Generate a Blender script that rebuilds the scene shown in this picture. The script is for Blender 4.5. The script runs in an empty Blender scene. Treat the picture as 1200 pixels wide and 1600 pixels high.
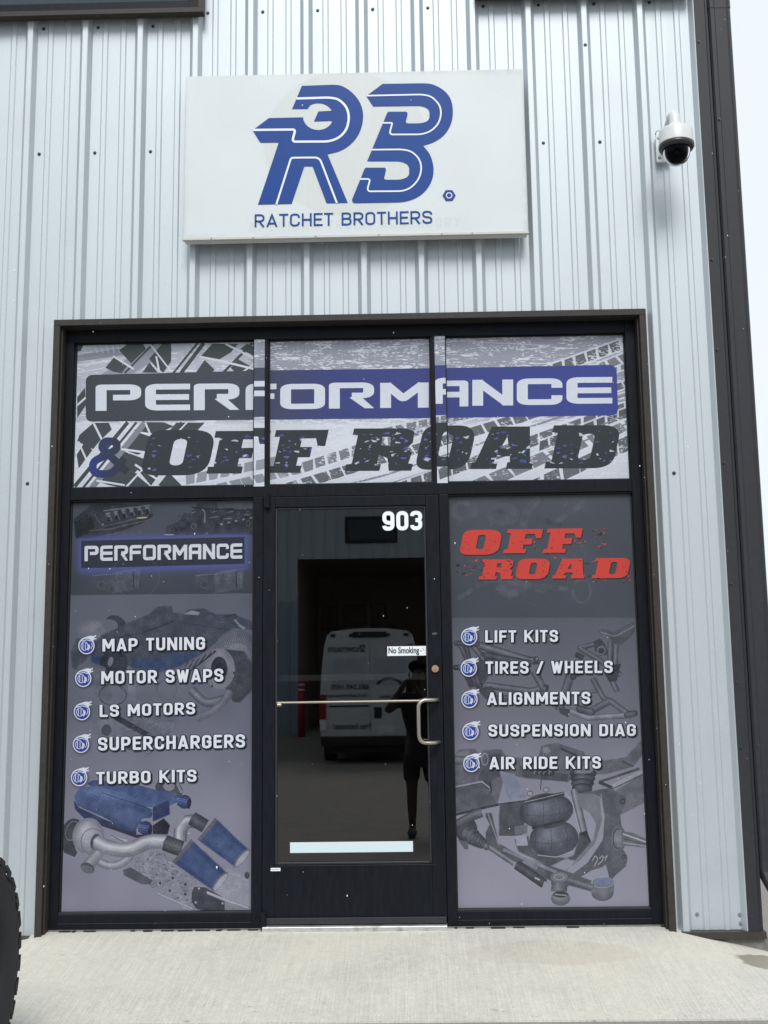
import bpy, bmesh, math, random
import numpy as np
from mathutils import Vector, Matrix

# ---------------------------------------------------------------- camera, sky, sun, exposure
scene = bpy.context.scene
COL = scene.collection
CAM = (1743.8, 1.7106, -5.689, 1.1997, -.0183, .1498, -.0131)   # focal length in photo pixels, position, yaw, pitch, roll
def cam_axes():
    F, cx, cy, cz, yaw, pit, rol = CAM
    f = np.array([math.sin(yaw)*math.cos(pit), math.cos(yaw)*math.cos(pit), math.sin(pit)])
    r = np.array([math.cos(yaw), -math.sin(yaw), 0.]); u = np.cross(r, f); c, s = math.cos(rol), math.sin(rol)
    return c*r+s*u, -s*r+c*u, f
_r, _u, _f = cam_axes()
cd = bpy.data.cameras.new('camera'); cam = bpy.data.objects.new('camera', cd); COL.objects.link(cam)
cd.sensor_fit = 'VERTICAL'; cd.sensor_height = 32; cd.lens = CAM[0]/1600*32; cd.clip_start = .02; cd.clip_end = 400
cam.matrix_world = Matrix(((_r[0], _u[0], -_f[0], CAM[1]), (_r[1], _u[1], -_f[1], CAM[2]), (_r[2], _u[2], -_f[2], CAM[3]), (0, 0, 0, 1)))
scene.camera = cam

SUN_EL, SUN_AZ = math.radians(47), math.radians(160)     # high, from behind the viewer and slightly right
w = bpy.data.worlds.new('World'); scene.world = w; w.use_nodes = True
nt = w.node_tree; nt.nodes.clear(); N = nt.nodes.new; L = nt.links.new
out = N('ShaderNodeOutputWorld'); bg = N('ShaderNodeBackground'); sky = N('ShaderNodeTexSky'); sky.sky_type = 'NISHITA'; sky.sun_disc = False
sky.sun_elevation = SUN_EL; sky.sun_rotation = SUN_AZ; sky.air_density = 1; sky.dust_density = 3
mx = N('ShaderNodeMix'); mx.data_type = 'RGBA'; mx.inputs[0].default_value = .90
tc = N('ShaderNodeTexCoord'); nz = N('ShaderNodeTexNoise'); nz.inputs['Scale'].default_value = 2.2; nz.inputs['Detail'].default_value = 4
cr = N('ShaderNodeMix'); cr.data_type = 'RGBA'; cr.inputs[6].default_value = (8.9, 9.75, 10.5, 1); cr.inputs[7].default_value = (10.2, 10.6, 10.9, 1)
L(tc.outputs['Generated'], nz.inputs['Vector']); L(nz.outputs['Fac'], cr.inputs[0]); L(sky.outputs[0], mx.inputs[6]); L(cr.outputs[2], mx.inputs[7])
L(mx.outputs[2], bg.inputs[0]); bg.inputs[1].default_value = .0585; L(bg.outputs[0], out.inputs[0])
sd = bpy.data.lights.new('sun', 'SUN'); sun = bpy.data.objects.new('sun', sd); COL.objects.link(sun)
sd.energy = 1.5; sd.angle = math.radians(26); sd.color = (1, .97, .93)
sun.rotation_euler = Vector((-.05, 1, -1.05)).to_track_quat('-Z', 'Y').to_euler()
scene.view_settings.view_transform = 'Standard'; scene.view_settings.look = 'None'; scene.view_settings.gamma = 1
scene.view_settings.use_curve_mapping = False; scene.view_settings.exposure = 0.78
scene.render.engine = 'CYCLES'
# ---------------------------------------------------------------- flat print: a small software rasteriser
def homog(src, dst):
    A = []; b = []
    for (x, y), (u, v) in zip(src, dst):
        A.append([x, y, 1, 0, 0, 0, -u*x, -u*y]); b.append(u)
        A.append([0, 0, 0, x, y, 1, -v*x, -v*y]); b.append(v)
    h = np.linalg.solve(np.array(A, float), np.array(b, float))
    return np.append(h, 1).reshape(3, 3)

def happly(H, P):
    P = np.asarray(P, float); q = np.c_[P, np.ones(len(P))] @ H.T
    return q[:, :2]/q[:, 2:3]

def boxblur(a, r):
    r = int(max(1, round(r)))
    for ax in (0, 1):
        for _ in range(2):
            pad = [(0, 0), (0, 0)]; pad[ax] = (r+1, r)
            c = np.cumsum(np.pad(a, pad, mode='edge'), axis=ax)
            n = a.shape[ax]
            a = (np.take(c, range(2*r+1, 2*r+1+n), axis=ax) - np.take(c, range(0, n), axis=ax))/(2*r+1)
    return a

def fillet(pts, r=0.0, n=6, closed=False):
    """round the corners of a polyline; a point may carry its own radius as a third number"""
    out = []; N = len(pts)
    for i, p in enumerate(pts):
        rr = p[2] if len(p) > 2 else r
        P = np.array(p[:2], float)
        if rr <= 0 or (not closed and i in (0, N-1)):
            out.append(tuple(P)); continue
        a = np.array(pts[i-1][:2], float)-P; b = np.array(pts[(i+1) % N][:2], float)-P
        la, lb = np.hypot(*a), np.hypot(*b)
        d = min(rr, la*.5 if (closed or 0 < i-1) else la, lb*.5 if (closed or i+1 < N-1) else lb)
        A = P+a/la*d; B = P+b/lb*d
        for k in range(n+1):
            t = k/n; out.append(tuple((1-t)**2*A+2*t*(1-t)*P+t*t*B))
    return out

def stroke(pts, w, closed=False, cap=False, w2=None):
    """contours (quads and joint discs) of a thick line"""
    P = [np.array(p[:2], float) for p in pts]
    if closed: P.append(P[0])
    C = []; n = len(P)
    for i in range(n-1):
        a, b = P[i], P[i+1]; d = b-a; L = np.hypot(*d)
        if L < 1e-9: continue
        nn = np.array([-d[1], d[0]])/L
        wa = w if w2 is None else w+(w2-w)*i/(n-1); wb = w if w2 is None else w+(w2-w)*(i+1)/(n-1)
        C.append([a+nn*wa/2, b+nn*wb/2, b-nn*wb/2, a-nn*wa/2])
        if i > 0 or closed or cap: C.append(ell(a[0], a[1], wa/2, wa/2, 12))
        if i == n-2 and cap: C.append(ell(b[0], b[1], wb/2, wb/2, 12))
    return C

def ell(cx, cy, rx, ry, n=32, rot=0, a0=0, a1=360):
    t = np.radians(np.linspace(a0, a1, n, endpoint=(a1-a0) < 360)); c, s = math.cos(math.radians(rot)), math.sin(math.radians(rot))
    x, y = rx*np.cos(t), ry*np.sin(t)
    return np.c_[cx+x*c-y*s, cy+x*s+y*c]

def area(c):
    c = np.asarray(c); x, y = c[:, 0], c[:, 1]
    return 0.5*np.sum(x*np.roll(y, -1)-np.roll(x, -1)*y)

def orient(c, s):
    c = np.asarray(c, float)[:, :2]
    return c if area(c)*s > 0 else c[::-1]

class Canvas:
    def __init__(s, quad, W, H, base):
        s.W, s.H = W, H
        s.M = homog(quad, [(0, 0), (W, 0), (W, H), (0, H)])
        s.img = np.empty((H, W, 3), np.float32); s.img[:] = np.array(base, float)/255
        yy, xx = np.mgrid[0:H, 0:W]
        q = np.stack([xx+.5, yy+.5, np.ones_like(xx)], -1) @ np.linalg.inv(s.M).T
        s.U = q[..., 0]/q[..., 2]; s.V = q[..., 1]/q[..., 2]
        s.k = W/np.hypot(quad[1][0]-quad[0][0], quad[1][1]-quad[0][1])      # texture pixels per photo pixel
        s.rng = np.random.default_rng(5)
    def noise(s, cell, seed=0, cx=None):
        """smooth value noise over the canvas; cell size in photo pixels"""
        r = np.random.default_rng(seed); cy = cell*s.k; cx = (cx or cell)*s.k
        gh, gw = int(s.H/cy)+3, int(s.W/cx)+3; g = r.random((gh, gw))
        y = np.arange(s.H)/cy; x = np.arange(s.W)/cx; yi = y.astype(int); xi = x.astype(int)
        fy = (y-yi)[:, None]; fx = (x-xi)[None]; fy = fy*fy*(3-2*fy); fx = fx*fx*(3-2*fx)
        return (g[yi][:, xi]*(1-fx)+g[yi][:, xi+1]*fx)*(1-fy)+(g[yi+1][:, xi]*(1-fx)+g[yi+1][:, xi+1]*fx)*fy
    def cover(s, solids, holes=(), pad=0):
        cs = [orient(happly(s.M, np.asarray(c, float)[:, :2]), 1) for c in solids]+[orient(happly(s.M, np.asarray(c, float)[:, :2]), -1) for c in holes]
        allp = np.vstack(cs); p = int(pad*s.k)+1
        x0 = max(0, int(allp[:, 0].min())-p); x1 = min(s.W, int(allp[:, 0].max())+2+p)
        y0 = max(0, int(allp[:, 1].min())-p); y1 = min(s.H, int(allp[:, 1].max())+2+p)
        if x1 <= x0 or y1 <= y0: return None
        SS = 3; h = (y1-y0)*SS; w = x1-x0
        acc = np.zeros((h, w+2))
        R = []; X = []; S = []
        for c in cs:
            a = c; b = np.roll(c, -1, 0)
            ya = (a[:, 1]-y0)*SS-.5; yb = (b[:, 1]-y0)*SS-.5
            for (xa, xb, u, v) in zip(a[:, 0], b[:, 0], ya, yb):
                if u == v: continue
                sg = 1.0
                if u > v: u, v, xa, xb, sg = v, u, xb, xa, -1.0
                r0 = max(0, math.ceil(u)); r1 = min(h, math.ceil(v))
                if r1 <= r0: continue
                r = np.arange(r0, r1); x = xa+(xb-xa)*(r-u)/(v-u)-x0
                R.append(r); X.append(x); S.append(np.full(len(r), sg))
        if not R: return None
        R = np.concatenate(R); X = np.clip(np.concatenate(X), 0, w); S = np.concatenate(S)
        xi = X.astype(int); f = X-xi
        np.add.at(acc, (R, xi), S*(1-f)); np.add.at(acc, (R, xi+1), S*f)
        m = np.clip(np.abs(np.cumsum(acc, 1)[:, :w]), 0, 1).reshape(y1-y0, SS, w).mean(1)
        return m, (slice(y0, y1), slice(x0, x1))
    def put(s, m, sl, col, alpha=1.0):
        if callable(col): c = col(s.U[sl], s.V[sl])
        else: c = np.array(col, float)
        m = (m*alpha)[..., None]
        s.img[sl] = s.img[sl]*(1-m)+np.asarray(c)/255*m
    def fill(s, solids, col, alpha=1.0, holes=(), soft=0, grain=0):
        if len(solids) and np.ndim(solids[0]) == 1: solids = [solids]
        r = s.cover(solids, holes, pad=soft*2)
        if r is None: return
        m, sl = r
        if soft: m = boxblur(m, soft*s.k)
        s.put(m, sl, col, alpha)
        if grain:
            n = s.rng.random(m.shape)-.5; n = boxblur(n, 1)*3
            s.img[sl] += (n*m*grain/255)[..., None]
    def line(s, pts, w, col, alpha=1.0, closed=False, r=0, cap=False, w2=None, soft=0):
        s.fill(stroke(fillet(pts, r, closed=closed), w, closed, cap, w2), col, alpha, soft=soft)
    def tube(s, pts, w, dark, light, r=0, cap=False, w2=None, off=-.12, n=5, alpha=1.0):
        """round bar printed with a highlight along its middle"""
        P = fillet(pts, r, 8)
        for k in range(n):
            t = k/(n-1); ww = w*(1-.86*t)
            o = off*w*t
            Q = [(p[0]+o, p[1]+o) for p in P]
            c = tuple(np.array(dark)*(1-t)+np.array(light)*t)
            s.fill(stroke(Q, ww, cap=cap, w2=None if w2 is None else w2*(1-.86*t)), c, alpha, soft=.25 if k else 0)
    def disc(s, cx, cy, rx, ry, c0, c1, rot=0, n=6, off=(-.2, -.25), alpha=1.0):
        for k in range(n):
            t = k/(n-1); f = 1-.8*t
            c = tuple(np.array(c0)*(1-t)+np.array(c1)*t)
            s.fill([ell(cx+off[0]*rx*t, cy+off[1]*ry*t, rx*f, ry*f, 40, rot)], c, alpha, soft=.5 if k else 0)
    def ring(s, cx, cy, rx, ry, w, col, rot=0, alpha=1.0):
        s.fill([ell(cx, cy, rx, ry, 48, rot)], col, alpha, holes=[ell(cx, cy, rx-w, ry-w, 48, rot)])

# ---- bold lettering drawn as strokes, unit height
def din(ch, t=.19, R=.26):
    l = t/2; h = 1-t/2
    W = .60
    if ch in 'MW': W = .80
    if ch == 'I': W = t
    if ch in 'EFLT': W = .53
    if ch in 'ANK': W = .66
    if ch == '/': W = .42
    if ch == ' ': return .30, [], []
    r = W-l; m = W/2; S = []; cl = []
    if ch == 'A': S = [[(l-.01, -.06), (m, 1.02), (r+.01, -.06)], [(.16, .26), (W-.16, .26)]]
    if ch == 'B': S = [[(l, .5), (l, h), (r-.02, h, .2), (r-.02, .52, .2), (l, .52)], [(l, .52), (r, .52, .2), (r, l, .2), (l, l), (l, .5)]]
    if ch == 'C': S = [[(r, .66), (r, h, R), (l, h, R), (l, l, R), (r, l, R), (r, .34)]]
    if ch == 'D': S = [[(l, .5), (l, h), (r, h, .3), (r, l, .3), (l, l), (l, .5)]]
    if ch == 'E': S = [[(W, h), (l, h), (l, l), (W, l)], [(l, .51), (W-.05, .51)]]
    if ch == 'F': S = [[(W, h), (l, h), (l, 0)], [(l, .49), (W-.05, .49)]]
    if ch == 'G': S = [[(r, .70), (r, h, R), (l, h, R), (l, l, R), (r, l, R), (r, .5), (m, .5)]]
    if ch == 'H': S = [[(l, 0), (l, 1)], [(r, 0), (r, 1)], [(l, .5), (r, .5)]]
    if ch == 'I': S = [[(l, 0), (l, 1)]]
    if ch == 'K': S = [[(l, 0), (l, 1)], [(l, .36), (W-.08, 1.05)], [(.27, .52), (W-.06, -.05)]]
    if ch == 'L': S = [[(l, 1), (l, l), (W, l)]]
    if ch == 'M': S = [[(l, 0), (l, .98)], [(l+.02, .97), (m, .30), (r-.02, .97)], [(r, .98), (r, 0)]]
    if ch == 'N': S = [[(l, 0), (l, 1)], [(l+.02, .98), (r-.02, .02)], [(r, 0), (r, 1)]]
    if ch == 'O': S = [[(l, .5), (l, h, R), (r, h, R), (r, l, R), (l, l, R), (l, .5)]]
    if ch == 'P': S = [[(l, 0), (l, h), (r, h, R), (r, .42, R), (l, .42)]]
    if ch == 'R': S = [[(l, 0), (l, h), (r, h, .24), (r, .45, .24), (l, .45)], [(m-.02, .45), (W-.06, -.05)]]
    if ch == 'S': S = [[(r, .70), (r, h, .22), (l, h, .22), (l, .54, .2), (r, .48, .2), (r, l, .22), (l, l, .22), (l, .30)]]
    if ch == 'T': S = [[(0, h), (W, h)], [(m, h), (m, 0)]]
    if ch == 'U': S = [[(l, 1), (l, l, R), (r, l, R), (r, 1)]]
    if ch == 'W': S = [[(l-.01, 1.04), (.25, .06), (m, .85), (W-.25, .06), (r+.01, 1.04)]]
    if ch == 'Y': S = [[(.05, 1.05), (m, .45), (W-.05, 1.05)], [(m, .5), (m, 0)]]
    if ch == '/': S = [[(.04, -.1), (W-.04, 1.1)]]
    if ch == '9': S = [[(r, .62), (r, h, R), (l, h, R), (l, .40, R), (r, .40)], [(r, .62), (r, l, R), (l, l, R), (l, .25)]]
    if ch == '0': S = [[(l, .5), (l, h, R), (r, h, R), (r, l, R), (l, l, R), (l, .5)]]
    if ch == '3': S = [[(l, .74), (l, h, R), (r, h, R), (r, .52, .2), (.26, .52)], [(.26, .52), (r, .52, .2), (r, l, R), (l, l, R), (l, .26)]]
    return W, [fillet(p, 0, 7) for p in S], t

def din_text(text, gap=.13, grow=0.0):
    """contours of a line of text, unit height, and its width"""
    x = 0; C = []
    for ch in text:
        W, S, t = din(ch)
        for p in S:
            for c in stroke([(q[0]+x, q[1]) for q in p], t+grow):
                c = np.array(c); c[:, 1] = np.clip(c[:, 1], -grow/2, 1+grow/2); 
                if abs(area(c)) > 1e-6: C.append(c)
        x += W+gap
    return C, x-gap

def techno(ch):
    t = .215; l = t/2; h = 1-l; W = .89; r = W-l; q = .13; e = .14
    if ch == 'P': S = [[(l, 0), (l, h), (r, h, q), (r, .50, q), (.34, .50)]]
    if ch == 'E': S = [[(W, h), (l, h, q), (l, l, q), (W, l)], [(l, .5), (W-.02, .5)]]
    if ch == 'R': S = [[(l, 0), (l, h), (r, h, q), (r, .50, q), (.45, .50)], [(.50, .47), (.80, -.05)]]
    if ch == 'F': S = [[(l, 0), (l, h, q), (W, h)], [(l, .52), (W-.06, .52)]]
    if ch == 'O': S = [[(l, .5), (l, h, q), (r, h, q), (r, l, q), (l, l, q), (l, .5)]]
    if ch == 'M': S = [[(l, 0), (l, .97)], [(l, .93), (W/2+.01, .36), (W+.07-l, .93)], [(W+.07-l, 0), (W+.07-l, .97)]]
    if ch == 'A': S = [[(l, 0), (l, h, q), (r-.05, h), (r-.05, 0)], [(l, .46), (r-.1, .46)]]
    if ch == 'N': S = [[(l, 0), (l, 1)], [(l, .93), (r-.08, .07)], [(r-.08, 0), (r-.08, 1)]]
    if ch == 'C': S = [[(r, .64), (r, h, q), (l, h, q), (l, l, q), (r, l, q), (r, .36)]]
    C = []; mx = {'M': .96, 'A': .84, 'N': .81}.get(ch, .89)
    for p in S:
        for c in stroke(fillet(p, 0, 6), t):
            c = np.array(c); c[:, 1] = np.clip(c[:, 1], 0, 1); c[:, 0] = np.clip(c[:, 0], 0, mx)
            c[:, 0] /= mx
            if abs(area(c)) > 1e-6: C.append(c)
    return C

def slab(ch):
    """heavy slanted slab letters, unit box before the slant: solids and holes"""
    if ch == 'O': return [fillet([(0, .5), (0, 1), (1, 1), (1, 0), (0, 0)], .36, 8, True)], [fillet([(.40, .22), (.40, .80), (.60, .80), (.60, .22)], .1, 5, True)]
    if ch == 'F': return [[(0, 0), (0, .16), (.1, .16), (.1, .84), (0, .84), (0, 1), (.98, 1), (.98, .62), (.84, .62), (.78, .80), (.52, .80), (.52, .60), (.74, .60), (.74, .36), (.52, .36), (.52, .16), (.62, .16), (.62, 0)]], []
    if ch == 'R': return [[(0, 0), (0, .16), (.08, .16), (.08, .84), (0, .84), (0, 1), (.78, 1), (.92, .92), (.93, .66), (.85, .52), (.95, .42), (.93, .17), (1, .16), (1, 0), (.66, 0), (.60, .30), (.46, .38), (.46, .16), (.52, .16), (.52, 0)]], [[(.46, .60), (.46, .80), (.58, .80), (.60, .60)]]
    if ch == 'A': return [[(0, 0), (0, .16), (.06, .16), (.20, 1), (.82, 1), (.95, .16), (1, .16), (1, 0), (.58, 0), (.58, .16), (.62, .16), (.60, .30), (.38, .30), (.36, .16), (.42, .16), (.42, 0)]], [[(.42, .48), (.49, .76), (.56, .48)]]
    if ch == 'D': return [fillet([(0, 0), (0, .16), (.08, .16), (.08, .84), (0, .84), (0, 1), (1, 1, .3), (1, 0, .3)], 0, 8, True)], [fillet([(.46, .20), (.46, .80), (.64, .80), (.64, .20)], .08, 4, True)]

def place(C, u0, u1, vt, vb, dv=0.0, slant=0.0):
    """unit box (x 0..1, y 0..1 up) to photo pixels; dv is the rise over the width"""
    out = []
    for c in C:
        c = np.asarray(c, float)[:, :2]
        x = u0+c[:, 0]*(u1-u0)+slant*(c[:, 1]-.5)*(vb-vt)
        y = vb-c[:, 1]*(vb-vt)-dv*c[:, 0]
        out.append(np.c_[x, y])
    return out

def zf(x0, y0, s):
    return lambda *p: [(x0+a[0]*s, y0+a[1]*s) for a in p]

def chips(cv, box, n, cols, seed, smin=1.5, smax=9, alpha=.9, mask=None):
    r = np.random.default_rng(seed); groups = {}
    for i in range(n):
        u = r.uniform(box[0], box[2]); v = r.uniform(box[1], box[3]); L = r.uniform(smin, smax); w = L*r.uniform(.12, .35)
        k = r.integers(5, 8); a = np.sort(r.uniform(0, 2*math.pi, k)); rad = r.uniform(.4, 1, k)
        rot = r.uniform(-.35, .2); x = L/2*np.cos(a)*rad; y = w*np.sin(a)*rad
        c = np.c_[u+x*math.cos(rot)-y*math.sin(rot), v+x*math.sin(rot)+y*math.cos(rot)]
        groups.setdefault(int(r.integers(0, len(cols))), []).append(c)
    for g, cs in groups.items():
        q = cv.cover(cs)
        if q is None: continue
        m, sl = q
        if mask is not None: m = m*mask[sl]
        cv.put(m, sl, cols[g], alpha)

def tread(cv, o, d, length, width, nu, nv, col, gap=.14, skew=.3, alpha=1.0, seed=0, jag=.12):
    """a printed tyre track: rows of lugs along direction d (unit photo pixels) from o"""
    r = np.random.default_rng(seed); d = np.array(d, float)/np.hypot(*d); n = np.array([-d[1], d[0]]); o = np.array(o, float)
    C = []
    for i in range(nu):
        for j in range(nv):
            a0 = (i+gap*.5)/nu*length; a1 = (i+1-gap*.5)/nu*length; b0 = (j+gap*.35)/nv*width; b1 = (j+1-gap*.35)/nv*width
            sk = skew*length/nu*((j % 2)*2-1); jj = lambda: r.uniform(-jag, jag)*length/nu
            P = [(a0+jj(), b0), (a1+jj(), b0), (a1+sk+jj(), b1), (a1*.5+a0*.5+sk, b1+jj()*.6), (a0+sk+jj(), b1)]
            C.append([o+d*p[0]+n*p[1] for p in P])
    cv.fill(C, col, alpha)

def track_art(cv, dv=0.0):
    """the banner above the door: tyre tracks, blue bar and both lines of lettering. All measures in photo pixels."""
    U, V = cv.U, cv.V
    # base: pale grey, whiter below the bar and on the left, fine streaks
    n1 = cv.noise(1.6, 11, 15); n2 = cv.noise(.9, 12, 4); n3 = cv.noise(9, 13, 40)
    base = np.array([146, 149, 165])/255.; white = np.array([208, 214, 225])/255.
    g = np.maximum(np.clip((V-650)/14, 0, 1)*.85, np.clip((405-U)/20, 0, 1)*.45)[..., None]
    cv.img[:] = base*(1-g)+white*g
    m = np.clip((n1*.45+n2*.45+n3*.45-.82+np.where(V < 600, -.02, .10))*10, 0, 1)[..., None]
    cv.img[:] = cv.img*(1-m)+white*m
    dk, wt = (66, 72, 76), (204, 210, 221)
    T = zf(94, 500, 484/1200.)
    # wide track on the left pane
    for q, w, c in ((((130, 262), (420, 92)), 60, (128, 131, 145)), (((60, 150), (330, 110)), 26, (120, 123, 138))): cv.line(T(*q), w*.4, c, .7)
    for k in range(9): cv.line(T((90+k*22, 96), (100+k*22, 128)), 1.6, wt, .7)
    cv.line(T((66, 175), (240, 150), (330, 110)), 2, wt, .9, r=6); cv.line(T((66, 205), (200, 180)), 1.6, wt, .8)
    B = [((175, 185), (212, 140), (262, 175), (238, 206), (205, 200)), ((228, 118), (262, 92), (320, 92), (332, 112), (275, 168)), ((318, 204), (346, 165), (378, 204)), ((345, 150), (395, 92), (430, 92), (430, 160), (400, 204), (368, 180)),
         ((525, 204), (560, 155), (598, 192), (588, 204)), ((545, 140), (590, 92), (690, 92), (662, 125), (618, 152)), ((660, 185), (690, 152), (752, 188), (752, 204), (680, 204)), ((698, 112), (724, 92), (752, 104), (752, 140)), ((66, 96), (90, 96), (80, 120), (66, 124)),
         ((66, 470), (75, 445), (130, 398), (188, 398), (200, 424), (152, 470), (128, 500)), ((64, 522), (100, 465), (124, 505), (72, 575)), ((236, 500), (290, 432), (345, 450), (338, 506), (300, 522)), ((286, 428), (330, 396), (400, 396), (440, 412), (372, 442)), ((395, 460), (450, 398), (560, 398), (520, 440)),
         ((138, 622), (190, 556), (300, 596), (256, 652), (190, 640)), ((300, 580), (330, 545), (380, 604), (352, 642)), ((250, 660), (300, 604), (346, 642), (338, 660)), ((210, 540), (250, 510), (330, 540), (290, 590), (240, 580)), ((66, 300), (96, 262), (100, 330), (66, 380)), ((380, 640), (420, 590), (470, 640), (440, 660))]
    for b in B: cv.fill([T(*b)], dk)
    for q, w, c in ((((438, 206), (532, 90)), 3.4, dk), (((468, 206), (556, 90)), 6, dk), (((630, 206), (744, 90)), 4, dk), (((250, 206), (360, 92)), 3, dk), (((56, 645), (262, 396)), 6, dk), (((84, 656), (296, 396)), 3.6, dk), (((118, 656), (330, 396)), 9, (126, 130, 142)), (((222, 656), (470, 396)), 3.4, dk), (((246, 656), (492, 396)), 2.4, wt),
                    (((205, 140), (285, 190)), 3, wt), (((350, 96), (430, 200)), 2.4, wt), (((372, 140), (384, 200)), 3, wt), (((540, 142), (620, 158), (752, 190)), 3.4, wt), (((640, 92), (752, 150)), 3.2, wt), (((700, 206), (752, 170)), 2.6, wt), (((130, 400), (165, 470)), 3.4, wt), (((236, 500), (345, 515)), 3.4, wt), (((330, 398), (352, 450)), 3, wt), (((70, 470), (110, 560)), 3, wt), (((140, 622), (250, 640)), 3, wt), (((290, 560), (380, 620)), 3.4, wt), (((100, 300), (66, 330)), 3, wt)):
        cv.line(T(*q), w, c, r=4)
    # tread bands rising to the right: white ground, grey lugs
    def band(o, d, length, width, nu, col, gap, skew, seed, wh=.85, alpha=1.0):
        dd = np.array(d, float)/np.hypot(*d); nn = np.array([-dd[1], dd[0]]); o_ = np.array(o, float)
        cv.fill([[o_-nn*1.5, o_+dd*length-nn*1.5, o_+dd*length+nn*(width+1.5), o_+nn*(width+1.5)]], wt, wh)
        tread(cv, o, d, length, width, nu, 1, col, gap, skew, alpha, seed, .09)
    m1, m2, m3 = (118, 121, 131), (98, 101, 109), (84, 88, 94)
    band((288, 742), (.95, -.20), 150, 17, 8, (142, 145, 156), .18, .2, 6)
    band((300, 764), (.96, -.22), 190, 15, 10, (136, 139, 150), .18, -.2, 7)
    band((470, 722), (.93, -.30), 560, 18, 28, m1, .20, .12, 8)
    band((400, 768), (.93, -.28), 620, 17, 27, m2, .18, -.15, 9)
    for k in range(4): cv.line([(380, 790+k*8), (600, 735+k*8), (1000, 600+k*10)], 3, (126, 130, 142) if k % 2 else wt)
    band((570, 772), (.93, -.33), 480, 19, 20, m2, .16, .2, 10)
    band((640, 790), (.92, -.38), 420, 22, 13, m1, .18, -.25, 12)
    band((760, 782), (.90, -.42), 320, 24, 10, m2, .15, .25, 14)
    band((560, 676), (.96, -.20), 260, 15, 14, m1, .22, .1, 15, .6)
    band((806, 588), (.93, -.33), 230, 17, 12, m2, .20, .12, 11)
    band((870, 592), (.93, -.36), 160, 15, 8, m1, .2, -.2, 16); band((840, 690), (.93, -.36), 190, 16, 10, m3, .2, .2, 17)
    for k in range(3): cv.line([(850, 700+k*7), (1000, 640+k*7)], 2.4, wt if k % 2 else (120, 124, 136))
    cv.line([(560, 550), (700, 532), (860, 540)], 2, wt, .5, r=20)
    for k in range(14): cv.line([(430+k*17, 522+k*.3), (434+k*17, 566)], 1.5, (186, 191, 204), .35)
    wear = np.clip((cv.noise(1.2, 31, 3)+cv.noise(9, 32, 18)*.9-1.30)*9, 0, 1)*np.clip((U-410)/60, 0, 1)
    cv.img[:] = cv.img*(1-wear[..., None]*.8)+white*wear[..., None]*.8
    # bar
    bar = [(134, 586, 11), (134, 659, 11), (400, 656), (700, 653), (966, 649, 12), (963, 570, 12), (700, 575), (400, 579)]
    bar = [(p[0], p[1]+dv)+tuple(p[2:]) for p in bar]
    bc = lambda u, v: np.stack([np.interp(u, [130, 380, 520, 960], c) for c in ([60, 66, 58, 60], [66, 72, 66, 70], [72, 84, 122, 142])], -1)
    cv.fill([fillet(bar, 0, 6, True)], bc)
    L = [('P', 149.3, 220.6, 601, 642), ('E', 226.7, 297, 600, 641.5), ('R', 302.8, 374, 599.5, 641), ('F', 383.7, 432, 600, 640.5), ('O', 437.8, 507.9, 600, 639.5),
         ('R', 513.9, 584.5, 598, 638.5), ('M', 594, 669.8, 597, 637.5), ('A', 678, 731.8, 595, 635.5), ('N', 738, 801.8, 593.5, 634), ('C', 807.5, 878.8, 591.5, 633), ('E', 885, 956.8, 589.5, 631)]
    for ch, a, b, t, bt in L:
        cv.fill(place(techno(ch), a, b, t+dv, bt+dv, .6), (203, 211, 223), grain=10)
    # second line: dark slanted slab letters, chipped
    S = [('O', 226, 331, 672, 743), ('F', 330, 418, 673.5, 740), ('F', 424, 508, 672, 739), ('R', 546, 650, 669.6, 736), ('O', 655, 738, 665, 734), ('A', 742, 838, 666.7, 733), ('D', 858, 964, 664.6, 732)]
    for i, (ch, a, b, t, bt) in enumerate(S):
        so, ho = slab(ch); so = place(so, a, b, t+dv, bt+dv, .5, .22); ho = place(ho, a, b, t+dv, bt+dv, .5, .22)
        r = cv.cover(so, ho)
        if r is None: continue
        m, sl = r; full = np.zeros((cv.H, cv.W)); full[sl] = m
        cv.put(m, sl, (50, 56, 61))
        chips(cv, (a, t+dv+8, b, bt+dv-8), 46 if i else 20, [(92, 102, 166), (190, 198, 216), (74, 84, 146)], 40+i, 3, 16, .9, full)
    amp = stroke(fillet([(199, 738), (158, 699, 8), (163, 689, 9), (182, 690, 9), (183, 702, 8), (144, 722, 10), (146, 740, 10), (174, 741, 10), (195, 716)], 0, 6), 12)
    ac = lambda u, v: np.stack([np.interp(u, [136, 160, 200], c) for c in ([52, 50, 50], [58, 58, 56], [140, 96, 60])], -1)
    cv.fill([c+np.array([0, dv]) for c in map(np.array, amp)], ac)
    cv.img += ((boxblur(cv.rng.random((cv.H, cv.W))-.5, 1))*.10)[..., None]

def detail(cv, bg, amt=1.0, seed=1):
    """fine machined detail and uneven tone on the printed parts, nothing on the plain ground"""
    cv.img[:] = bg+(cv.img-bg)*.86
    d = np.abs(cv.img-bg).sum(-1); m = np.clip(boxblur(np.clip(d*9, 0, 1), 1.5*cv.k)*1.3, 0, 1)
    a = cv.noise(3.2, seed); b = cv.noise(1.3, seed+1); c = cv.noise(9, seed+2); e = cv.noise(2.2, seed+3, 5)
    ridge = 1-np.clip(np.abs(a-.5)*14, 0, 1); ridge2 = 1-np.clip(np.abs(e-.5)*12, 0, 1)
    t = (b-.5)*.05+(c-.5)*.075+(ridge*.05-ridge2*.05)*np.clip(c*2-.5, 0, 1)
    cv.img += (t*m*amt)[..., None]

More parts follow.
